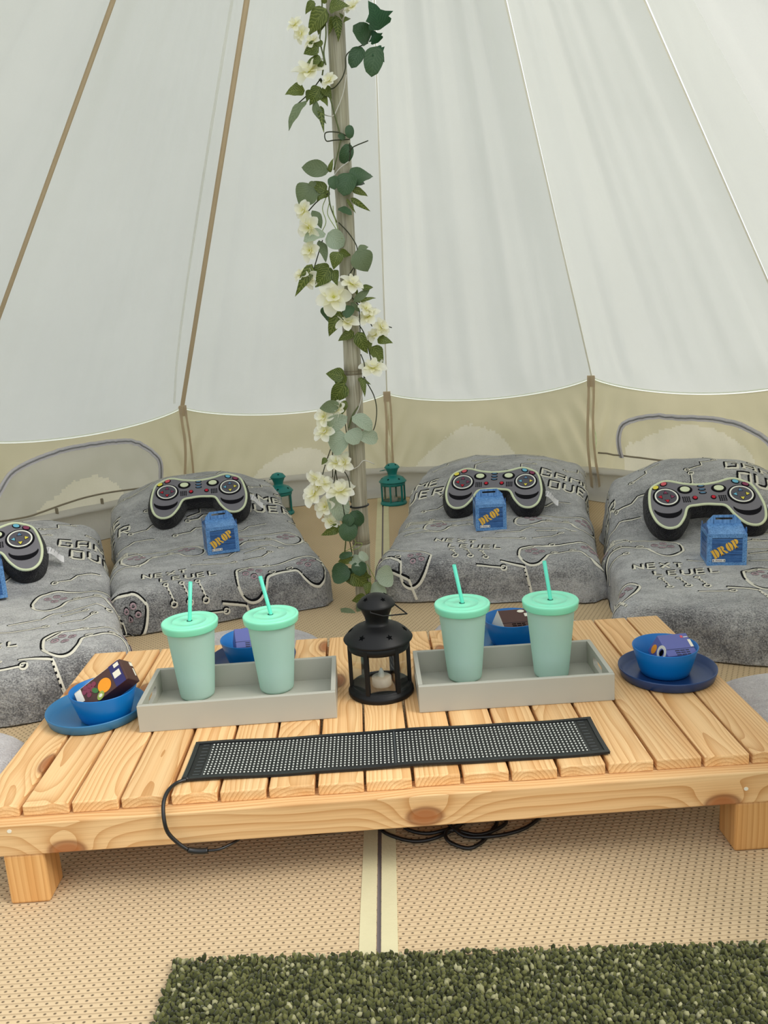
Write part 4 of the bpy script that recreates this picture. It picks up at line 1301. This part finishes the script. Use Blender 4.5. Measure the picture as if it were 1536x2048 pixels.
def party_box(src, label, loc, yaw):
    if src is not None:
        t = src.copy(); t['label'] = label; t.location = loc; t.rotation_euler = (0, 0, yaw); COL.objects.link(t)
        for c in list(src.children):
            d = c.copy(); d.parent = t; COL.objects.link(d)
            for e in c.children:
                f = e.copy(); f.parent = d; COL.objects.link(f)
        return t
    t = thing('party_box', label, 'gift box', loc, yaw, 'blue crate-print party boxes on the beds')
    W, H = 0.050, 0.088
    body = box('box_body', (-W, -W, 0), (W, W, H), M_crate, t, 0.0008)
    # sloping lid halves meeting at the handle ridge
    HR = H+0.017
    mk('lid_flap', [(-W, -W, H), (W, -W, H), (W-0.004, -0.001, HR), (-W+0.004, -0.001, HR), (-W, -W, H-0.001), (W, -W, H-0.001)], [(0, 1, 2, 3), (4, 3, 2, 5), (0, 3, 4), (1, 5, 2), (0, 4, 5, 1)], M_crate2, t)
    mk('lid_flap', [(W, W, H), (-W, W, H), (-W+0.004, 0.001, HR), (W-0.004, 0.001, HR), (W, W, H-0.001), (-W, W, H-0.001)], [(0, 1, 2, 3), (4, 3, 2, 5), (0, 3, 4), (1, 5, 2), (0, 4, 5, 1)], M_crate2, t)
    for s in (-1, 1):
        # tucked gusset with its upright tab
        mk('side_gusset', [(s*W, -W, H), (s*W, W, H), (s*(W-0.005), 0, HR+0.004), (s*(W-0.002), 0, H+0.002)], [(0, 2, 3), (3, 2, 1), (0, 3, 1)], M_crate, t)
        for q in (-1, 1):
            mk('corner_tab', *prism([(q*W*0.98-0.0 if 0 else q*0.048, 0), (q*0.030, 0), (q*0.030, 0.012), (q*0.036, 0.017), (q*0.044, 0.017), (q*0.048, 0.011)], -0.0005, 0.0005), M_crate, t, loc=(s*(W-0.0006), 0, H-0.001), rot=(PI/2, 0, PI/2))
    # carry handle panel with a slot
    out = [(-0.043, 0.0), (0.043, 0.0), (0.044, 0.010), (0.028, 0.027), (-0.028, 0.027), (-0.044, 0.010)]
    slot = [(-0.022, 0.014), (0.022, 0.014), (0.022, 0.020), (-0.022, 0.020)]
    tri = geometry.tessellate_polygon([[V((a, b, 0)) for a, b in out], [V((a, b, 0)) for a, b in slot]])
    pts = out+slot; n = len(pts); vs = []; fs = []
    for yy in (-0.0011, 0.0011): vs += [(a, yy, b) for a, b in pts]
    for q in tri: fs.append(tuple(q)); fs.append(tuple(i+n for i in q)[::-1])
    for lp in (list(range(6)), list(range(6, 10))):
        for i in range(len(lp)): a, b = lp[i], lp[(i+1) % len(lp)]; fs.append((a, b, b+n, a+n))
    bm = bmesh.new(); me = bpy.data.meshes.new('t'); me.from_pydata(vs, [], fs); bm.from_mesh(me); bpy.data.meshes.remove(me)
    frombm('carry_handle', bm, M_crate2, t, loc=(0, 0, HR-0.003))
    # printed crate frame and slat lines on the four sides
    for k in range(4):
        rz = (0, 0, k*PI/2)
        for poly in (rect(-W, 0, -W+.011, H), rect(W-.011, 0, W, H)):
            mk('frame_board', *prism(poly, W, W+0.0006), M_crate2, body, rot=(PI/2, 0, rz[2]))
        mk('frame_board', *prism(rect(-W+.011, H-.011, W-.011, H), W, W+0.0005), M_crate2, body, rot=(PI/2, 0, rz[2]))
        mk('frame_board', *prism(rect(-W+.011, 0, W-.011, .009), W, W+0.0005), M_crate2, body, rot=(PI/2, 0, rz[2]))
        for j, zz in enumerate((H-.0125, .030, .045, .060)):
            mk('slat_line', *prism(rect(-W+.012, zz, W-.012, zz+(.0016 if j == 0 else .0008)), W, W+0.0003), M_crateline, body, rot=(PI/2, 0, rz[2]))
        for sx in (-1, 1):
            for zz in (.012, H-.006):
                mk('nail_print', *prism(ell(sx*(W-.0055), zz, .0011, .0011, 8), W, W+0.0009), M_crateline, body, rot=(PI/2, 0, rz[2]))
    # stencilled word, tilted
    rot, sz = math.radians(29), 0.0262
    x = 0.0
    for gl, adv in ((glyph_D, .90), (glyph_R, .96), (glyph_O, .92), (glyph_P, .8)):
        polys = gl()
        vs, fs = [], []
        for pl in polys:
            q = [((x+a*.80)*sz-.0385, b*sz*0.95) for a, b in pl]
            q = [(u*math.cos(rot)-v*math.sin(rot)+0.004, u*math.sin(rot)+v*math.cos(rot)+.0375) for u, v in q]
            a, b = prism(q, W+0.0004, W+0.0014)
            o = len(vs); vs += a; fs += [tuple(i+o for i in f) for f in b]
        mk('stencil_letter', vs, fs, M_gold, t, rot=(PI/2, 0, 0))
        x += adv*.80
    lb = mk('white_label', *prism(rect(-.037, .0105, -.004, .0185), W+0.0004, W+0.0012), M_label, t, rot=(PI/2, 0, 0))
    for xx in (-.0345, -.0065):
        mk('label_bar', *prism(rect(xx-.0009, .0120, xx+.0009, .0170), W+.0012, W+.0015), M_crateline, lb)
    lo = bpy.data.objects.new('label_lettering', txt_me); lo.scale = (0.52, 0.62, 1); lo.location = (-.0205, .0145, W+.0013); link(lo, lb)
    return t
def on_bed(bed, x, y, yaw):
    c, s = math.cos(yaw), math.sin(yaw)
    return (x, y, max(ztop(bed, x+(u*c-v*s)*0.05, y+(u*s+v*c)*0.05) for u in (-1, 0, 1) for v in (-1, 0, 1))-0.001)
b0 = party_box(None, 'blue DROP crate gift box in front of the cushion left of the bamboo pole', on_bed(B2, -0.487, 1.530, math.radians(17)), math.radians(17))
party_box(b0, 'blue DROP crate gift box in front of the cushion right of the bamboo pole', on_bed(B3, 0.402, 1.593, math.radians(-3)), math.radians(-3))
party_box(b0, 'blue DROP crate gift box on the bed at the right edge', on_bed(B4, 0.962, 1.055, math.radians(-12)), math.radians(-12))
party_box(b0, 'blue crate gift box cut off by the left edge of the photo', on_bed(B1, -1.090, 1.160, math.radians(24)), math.radians(24))

# ------------------------------------------------------------------ floor cushions round the table
def seat_cushion(label, x, y, rz, rx, ry, h, p=2.6, seed=0):
    vs, fs = [], []
    na, nb = 44, 18
    for j in range(nb+1):
        f = -PI/2+PI*j/nb
        cz = math.copysign(abs(math.sin(f))**0.8, math.sin(f)); cr = abs(math.cos(f))**0.55
        for i in range(na):
            a = 2*PI*i/na
            c, s = math.cos(a), math.sin(a)
            q = (abs(c)**p+abs(s)**p)**(-1/p)
            r = q*cr*(1+0.03*noise.noise((c*2+seed, s*2, f)))
            w = 1+0.10*noise.noise((c*3+seed, s*3, f*2)) if j > 2 else 1
            vs.append((rx*r*c, ry*r*s, max(0.0, h/2*(1+cz*w))))
    for j in range(nb):
        for i in range(na):
            i2 = (i+1) % na
            fs.append((j*na+i, j*na+i2, (j+1)*na+i2, (j+1)*na+i))
    root = thing('floor_cushion', label, 'floor cushion', (x, y, 0.0), rz, 'pale grey floor cushions round the table')
    mk('cushion_pad', vs, fs, M_seatc, root, smooth=True)
    ring = []
    for i in range(72):
        a = 2*PI*i/72; c, s = math.cos(a), math.sin(a)
        q = (abs(c)**p+abs(s)**p)**(-1/p)
        ring.append((rx*q*c*1.004, ry*q*s*1.004, h/2))
    tube('seam_piping', ring, 0.0025, M_seatc, root, 6, True)
seat_cushion('pale grey floor cushion against the left end of the table', -0.865, 0.215, -0.05, 0.215, 0.20, 0.118, seed=1)
seat_cushion('pale grey floor cushion against the right end of the table', 0.834, 0.290, 0.03, 0.197, 0.185, 0.088, seed=2)
seat_cushion('pale grey floor cushion behind the table in front of the bed left of the pole', -0.345, 0.838, 0.1, 0.205, 0.185, 0.060, 2.2, 3)
seat_cushion('pale grey floor cushion behind the table in front of the bed right of the pole', 0.335, 0.850, -0.1, 0.20, 0.185, 0.055, 2.2, 4)

# ------------------------------------------------------------------ bamboo pole
pole = thing('bamboo_pole', 'weathered grey bamboo pole standing in the middle of the tent', 'pole', (-0.033, 1.25, 0))
def pole_ax(z): return V((0.0170*z, 0, z))
PR = 0.0248
nodes = [0.20, 0.69, 1.19, 1.72, 2.25]
zs = [0.0]
edges = [0.0]+nodes+[2.72]
for k, (a, b) in enumerate(zip(edges[:-1], edges[1:])):
    prof = []
    m = 14
    for j in range(m+1):
        u = j/m
        r = PR*(1-0.02*(a+b)/2)*(1-0.045*math.sin(PI*u)) + 0.0012*(math.exp(-u*30)+math.exp(-(1-u)*30))
        prof.append((r, (b-a)*u))
    seg = 28
    vs, fs = [], []
    for r, z in prof:
        ax = pole_ax(a+z)
        for i in range(seg):
            an = 2*PI*i/seg
            vs.append(ax+V((r*math.cos(an), r*math.sin(an), 0)))
    for j in range(m):
        for i in range(seg):
            i2 = (i+1) % seg
            fs.append((j*seg+i, j*seg+i2, (j+1)*seg+i2, (j+1)*seg+i))
    fs.append(tuple(range(seg))[::-1]); fs.append(tuple(m*seg+i for i in range(seg)))
    mk('bamboo_segment', vs, fs, M_bamboo, pole, smooth=True)
for z in nodes:
    ax = pole_ax(z)
    for dz, rr, mt in ((0.0, 0.0016, M_node), (0.009, 0.0010, M_node)):
        tube('node_ring', [ax+V(((PR+0.0003)*math.cos(2*PI*i/28), (PR+0.0003)*math.sin(2*PI*i/28), dz)) for i in range(28)], rr, mt, pole, 5, True)

# ------------------------------------------------------------------ flower garland wound round the pole
LEAVES="d -27 1609 -83 1560 .55;d -21 1600 29 1610 .8;d -7 1593 0 1533 .4;d -57 1630 -84 1605 .5;i 104 1560 84 1625 .9;e 72 1533 42 1571 .75;i 100 1534 85 1563 .9;e 95 1521 76 1449 .5;i 87 1517 113 1483 .7;d -53 1524 -96 1513 .7;d -50 1489 -90 1495 .6;d -98 1428 -151 1425 .7;d -57 1430 -87 1387 .65;d -59 1410 -40 1383 .55;g -95 1401 -151 1334 .3;d -60 1386 -56 1318 .22;e 12 1299 11 1334 .5;e 11 1288 -13 1241 .5;g -48 1224 -125 1242 .45;d -46 1222 -37 1254 .4;d -31 1622 -33 1643 .6;d 30 1587 13 1575 .6;g -92 1193 -137 1146 .85;d -59 1175 -101 1207 .5;d -62 1173 -88 1153 .6;e 8 1215 -16 1160 .65;e 8 1185 60 1217 .75;e -37 1211 -39 1176 .6;d 7 1174 52 1157 .35;d 3 1153 55 1117 .22;e -32 1129 3 1113 .4;g -102 1130 -78 1084 .45;p -69 1067 -131 1057 .5;p -64 1070 -25 1033 .7;g -90 1054 -72 998 .35;g 9 1018 38 963 .85;g 13 1019 43 1030 .5;d -38 1018 -56 973 .7;d -112 992 -163 909 .28;d -66 979 -107 929 .65;d -66 972 -108 988 .6;d -54 973 -49 932 .6;g -7 885 41 919 .3;d 16 921 52 922 .35;d 1 885 58 896 .18;e -59 869 -88 841 .85;d -43 863 -83 797 .45;e -13 876 -30 847 .6;d -1 806 22 743 .5;d 52 782 94 772 .55;d 34 763 68 711 .6;d -44 687 -98 699 .65;d -45 669 -89 613 .6;d -51 621 -59 580 .5;g -62 611 -121 603 .5;p -105 549 -49 575 .45;p -32 576 25 541 .5;p -48 522 -102 486 .85;p -46 537 -17 504 .85;p -16 522 41 508 .5;d 2 679 9 631 .3;d -112 461 -127 443 .6;p -106 351 -75 279 .6;e -50 305 -29 261 .75;e -51 296 -70 267 .7;e -70 276 -61 223 .7;d -88 262 -143 238 .45;e -55 183 -99 169 .3;d -59 168 -104 149 .45;p -70 161 -24 153 .45;p -37 186 -13 165 .5;e -33 157 -41 120 .8;e -65 125 -124 113 .75;d -65 119 -11 77 .6;d -75 113 -59 81 .6;p 59 98 10 101 .85;p -12 55 36 61 .75;d -25 53 -69 37 .6;g -56 -15 -106 11 .4;d -60 -34 -137 -41 .75;d -16 93 -22 53 .5;e -122 122 -66 109 .4"
FLOWERS="39 1608 22 1;-111 1581 14 2;-97 1558 15 2;-70 1538 18 2;-81 1469 38 3;-33 1438 19 2;-124 1129 22 2;-113 1086 28 2;-115 1027 25 2;-120 953 22 2;-144 966 10 2;-59 901 38 0;-9 932 28 1;-26 832 26 1;31 844 28 1;25 866 20 2;65 814 23 2;46 793 23 1;35 705 33 1;-111 578 25 2;-69 601 18 2;-111 536 28 2;-84 447 29 1;-61 449 23 2;-149 404 22 2;-126 389 26 1;-155 360 32 2;-78 364 35 1;-126 319 27 2;-114 273 23 1;-142 380 18 2"
VINES="g -37 1635 -42 1582 -50 1541 -43 1493 -50 1458;g -32 1581 -34 1545 -42 1510 -39 1480;d -54 1452 -45 1429 -24 1424 -1 1445 11 1471 14 1497 27 1511 50 1525 74 1535;g -58 1452 -35 1405 -24 1357 -15 1318 -14 1296 -36 1226;d 9 1304 -17 1317 -51 1320 -51 1300 -28 1299 11 1299;d 6 1267 19 1280 59 1299;d 10 1290 10 1267 5 1245;w 12 1455 1 1412 -18 1373 -31 1358 -61 1369;d -56 1631 -63 1602;d -54 1452 -84 1425 -125 1394;d 50 1525 68 1507;w 5 1245 -24 1226 -48 1197;g -48 1197 -54 1172 -52 1137 -38 1094;d -33 1094 -7 1064 12 1027 6 992 -9 922;d -52 1172 -88 1153 -112 1131;d 5 982 -29 938;l -62 1161 -74 1134 -67 1100 -79 1077;l -54 1147 -61 1119 -48 1090 -39 1075;l -45 1137 -44 1113 -34 1070 -26 1051;d -80 1054 -111 976;d -51 971 -44 931 -24 891;d -16 905 8 875 24 854 40 818;d 7 860 6 805;d -8 841 15 805 25 764 33 721;d 4 745 12 714 7 669;d 8 694 14 671 33 629 39 589 33 548 21 521;w 12 679 2 638 -11 598 -28 570;g -11 603 -31 576 -43 542;d -52 611 -79 586 -110 557;d -52 561 -50 522;d -73 484 -77 466 -88 429;d 77 818 95 811;d -99 483 -117 440 -128 409;d -94 480 -99 401;d -79 482 -71 435 -55 404 -51 374 -51 329;d -88 430 -98 374;d -89 424 -86 382;w -72 420 -45 424 -24 432 -6 448 23 434;g -81 280 -77 255 -74 218 -79 182;d -52 272 -48 247 -59 214;l -50 223 -45 210 -57 196 -88 176;l -45 210 -27 206 -37 194 -58 189;l -16 143 -3 114 5 92;l -22 141 -13 102 -8 83;d -77 340 -70 273 -58 180;d -30 154 -18 109 -22 47 -43 -41;w -101 341 -154 300"
gar = thing('flower_garland', 'garland of cream flowers and green leaves wound round the bamboo pole', 'garland', (-0.033, 1.25, 0))
GO = V((-0.033, 1.25, 0))
def depth(x, z, extra=0.0):
    """how far in front of the pole axis the garland lies at this spot"""
    d = abs(x-(-0.033+0.017*z))
    return 1.25-(0.030 if d < 0.03 else 0.030-min(0.030, (d-0.03)*0.8))-extra
def leaf_mesh(kind, w):
    n, m = 10, 3
    vs, fs = [], []
    if kind == 'i':
        out = [(0, 0), (.06, .16), (-.06, .34), (.20, .30), (.34, .46), (.44, .24), (.66, .20), (1, 0)]
    for i in range(n+1):
        u = i/n
        if kind == 'd': hw = 0.5*(math.sin(PI*u**0.62)**0.9)*(1-0.25*u)
        elif kind == 'g': hw = 0.5*math.sin(PI*min(1, u*1.0)**0.8)**0.85
        elif kind == 'i':
            for a, b in zip(out[:-1], out[1:]):
                pass
            tbl = ((0, .05), (.08, .42), (.18, .50), (.30, .40), (.40, .58), (.48, .40), (.60, .24), (.80, .16), (1, 0))
            for (u0, h0), (u1, h1) in zip(tbl[:-1], tbl[1:]):
                if u0 <= u <= u1: hw = h0+(h1-h0)*(u-u0)/(u1-u0)
        else: hw = 0.5*math.sqrt(max(0, 1-(2*u-1)**2))**0.85*(1.0+0.12*math.sin(PI*u))
        for j in range(-m, m+1):
            y = hw*w*j/m
            z = 0.35*abs(y)*abs(y)*1.6 + 0.10*math.sin(u*PI) - 0.12*u*u + 0.02*math.sin(u*14+j)*abs(j)/m
            vs.append((u, y, z))
    k = 2*m+1
    for i in range(n):
        for j in range(k-1):
            fs.append((i*k+j, (i+1)*k+j, (i+1)*k+j+1, i*k+j+1))
    me = bpy.data.meshes.new('leaf')
    me.from_pydata(vs, [], fs); me.shade_smooth(); me.update()
    me.materials.append(LEAFM[kind])
    return me
LM = {}
rl = random.Random(4)
for it in LEAVES.split(';'):
    kd, a, b, c, d, w = it.split()
    w = float(w)*1.22
    wq = round(w*5)/5 or 0.2
    key = (kd, wq)
    if key not in LM: LM[key] = leaf_mesh(kd, wq)
    x0, z0, x1, z1 = [int(q)/1000 for q in (a, b, c, d)]
    e0 = rl.uniform(0.002, 0.024)
    p0 = V((x0, depth(x0, z0, e0), z0)); p1 = V((x1, depth(x1, z1, e0+rl.uniform(-0.004, 0.022)), z1))
    X = p1-p0; ln = X.length; X.normalize()
    roll = rl.uniform(-0.45, 0.45)
    nrm = V((0, -1, 0.35)); nrm = (nrm-X*nrm.dot(X)).normalized()
    Y = nrm.cross(X)
    Yr = Y*math.cos(roll)+nrm*math.sin(roll); Zr = X.cross(Yr)
    o = bpy.data.objects.new('leaf', LM[key])
    mw = Matrix((X, Yr, Zr)).transposed().to_4x4() @ Matrix.Diagonal((ln, ln*w/wq, ln, 1))
    mw.translation = p0-GO
    o.matrix_local = mw
    link(o, gar)
    if kd in 'deg' and rl.random() < 0.5:
        # a smaller leaf of the same spray, tucked in behind
        f = bpy.data.objects.new('leaf', LM[key])
        an = rl.uniform(-1.1, 1.1)+(0.6 if rl.random() < 0.5 else -0.6)
        m2 = Matrix.Rotation(an, 4, 'Y') @ Matrix((X, Yr, Zr)).transposed().to_4x4() @ Matrix.Scale(ln*rl.uniform(0.55, 0.8), 4)
        q = p0-GO; q.x *= 0.7; q.y = max(q.y, -0.034)
        m2.translation = q
        f.matrix_local = m2
        link(f, gar)
# flowers
def petal_mesh(nm, wide, curl):
    vs, fs = [], []
    n, m = 8, 2
    for i in range(n+1):
        u = i/n
        hw = max(0.05*(u < 0.5), wide*math.sqrt(max(0, 1-((u-0.56)/0.46)**2)))
        for j in range(-m, m+1):
            v = j/m
            vs.append((u, hw*v, curl*u*u + 0.22*v*v*hw*2 + 0.03*math.sin(u*9+v*2)))
    k = 2*m+1
    for i in range(n):
        for j in range(k-1): fs.append((i*k+j, (i+1)*k+j, (i+1)*k+j+1, i*k+j+1))
    me = bpy.data.meshes.new(nm); me.from_pydata(vs, [], fs); me.shade_smooth(); me.update(); me.materials.append(M_petal)
    return me
PM = [petal_mesh('petal', 0.36, -0.10), petal_mesh('petal', 0.32, 0.22), petal_mesh('petal', 0.40, -0.26)]
FM = None
for it in FLOWERS.split(';'):
    x, z, r, kd = [int(q) for q in it.split()]
    x, z, r = x/1000, z/1000, max(0.024, r/1000*1.30)
    # facing: 0 to the viewer, 1 upwards and forwards, 2 sideways
    sx = rl.uniform(-0.5, 0.5)
    f = {0: V((-0.1, -0.93, 0.3)), 1: V((sx, -0.55, 0.75)), 2: V((-0.55 if x < -0.01 else 0.6, -0.75, 0.25+sx)), 3: V((-0.25, -0.55, 0.75))}[kd].normalized()
    u = f.orthogonal().normalized(); w = f.cross(u)
    a0 = rl.uniform(0, 6.28)
    u, w = u*math.cos(a0)+w*math.sin(a0), w*math.cos(a0)-u*math.sin(a0)
    if FM is None:
        fo = lathe('flower', [(0.0, -0.20), (0.05, -0.18), (0.09, -0.02), (0.11, 0.03), (0.07, 0.10), (0.0, 0.13)], M_pistil, gar, 10)
        FM = fo.data
    else:
        fo = bpy.data.objects.new('flower', FM); link(fo, gar)
    mw = Matrix((u, w, f)).transposed().to_4x4() @ Matrix.Scale(r, 4)
    mw.translation = V((x, depth(x, z, 0.022), z))-GO
    fo.matrix_local = mw
    for ring, cnt, pitch, s in ((0, 6, 0.16, 1.0), (1, 4, 0.62, 0.70)):
        for k in range(cnt):
            a = 2*PI*(k+0.5*ring)/cnt+rl.uniform(-0.15, 0.15)
            po = bpy.data.objects.new('petal', PM[0 if ring == 0 and k % 2 else 2 if ring == 0 else 1])
            pt = pitch+rl.uniform(-0.15, 0.2)
            po.matrix_local = Matrix.Rotation(a, 4, 'Z') @ Matrix.Rotation(-pt, 4, 'Y') @ Matrix.Scale(s*rl.uniform(0.92, 1.08), 4)
            link(po, fo)
for it in VINES.split(';'):
    q = it.split()
    n = [int(v)/1000 for v in q[1:]]
    ex = rl.uniform(0.0, 0.006)
    pts = [V((n[i], depth(n[i], n[i+1], ex), n[i+1]))-GO for i in range(0, len(n), 2)]
    nm, rr = {'w': ('wire_tie', 0.0014), 'l': ('tendril', 0.0011), 'g': ('stem', 0.0021), 'd': ('stem', 0.0016)}[q[0]]
    tube(nm, smooth_pts(pts, 6), rr, STEMM[q[0]], gar, 5)
zt = 0.312
tube('cable_tie', [pole_ax(zt)+V((0.0265*math.cos(2*PI*i/24), 0.0265*math.sin(2*PI*i/24), 0.002*math.cos(2*PI*i/24))) for i in range(24)], 0.0024, M_cable, gar, 6, True)
box('cable_tie_head', (-0.004, -0.003, -0.003), (0.004, 0.003, 0.003), M_cable, gar, 0.0008, loc=pole_ax(zt)+V((-0.0265, -0.010, 0)))

# ------------------------------------------------------------------ tufted rug by the door
rug = thing('tufted_rug', 'dark olive tufted rug with pale flecks on the matting at the door', 'rug', (0.10, -0.197, 0.001), math.radians(-3.6))
RL0, RL1, RW = -0.405, 0.70, 0.50
mk('rug_backing', *prism(rect(RL0+0.004, -RW, RL1, -0.006), 0.0, 0.006), M_rugb, rug)
rr_ = random.Random(11)
vs, fs, att = [], [], []
ICO = bmesh.new()
bmesh.ops.create_icosphere(ICO, subdivisions=1, radius=1.0)
iv = [v.co.copy() for v in ICO.verts]
ifc = [tuple(v.index for v in f.verts) for f in ICO.faces]
ICO.free()
step = 0.0054
nx, ny = int((RL1-RL0)/step), int(0.235/step)
for j in range(ny):
    for i in range(nx):
        x = RL0+(i+0.5)*step+rr_.uniform(-.4, .4)*step
        y = -(j+0.5)*step+rr_.uniform(-.4, .4)*step
        fl = rr_.random()*0.84
        # pale yarn comes in rows of flecks
        if (j % 3 == 0 and rr_.random() < 0.16) or (i % 5 == 2 and rr_.random() < 0.13) or rr_.random() < 0.025: fl = rr_.uniform(0.86, 1.0)
        sc = V((rr_.uniform(.55, 1.1), rr_.uniform(.55, 1.1), rr_.uniform(.9, 1.7)))*step*0.74
        h = 0.0070+rr_.uniform(-.0022, .0022)
        o = len(vs)
        rot = Matrix.Rotation(rr_.uniform(0, 6.28), 3, 'Z') @ Matrix.Rotation(rr_.uniform(-.9, .9), 3, 'X')
        for v in iv:
            q = rot @ V((v.x*sc.x, v.y*sc.y, v.z*sc.z))*rr_.uniform(0.72, 1.25)
            vs.append((x+q.x, y+q.y, max(0.0, h+q.z)))
        fs += [tuple(k+o for k in f) for f in ifc]
        att += [fl]*len(ifc)
pile = mk('tufted_pile', vs, fs, M_rug, rug, smooth=True)
at = pile.data.attributes.new('tuft', 'FLOAT', 'FACE')
at.data.foreach_set('value', att)
tag(pile, kind='stuff')
bpy.context.view_layer.update()
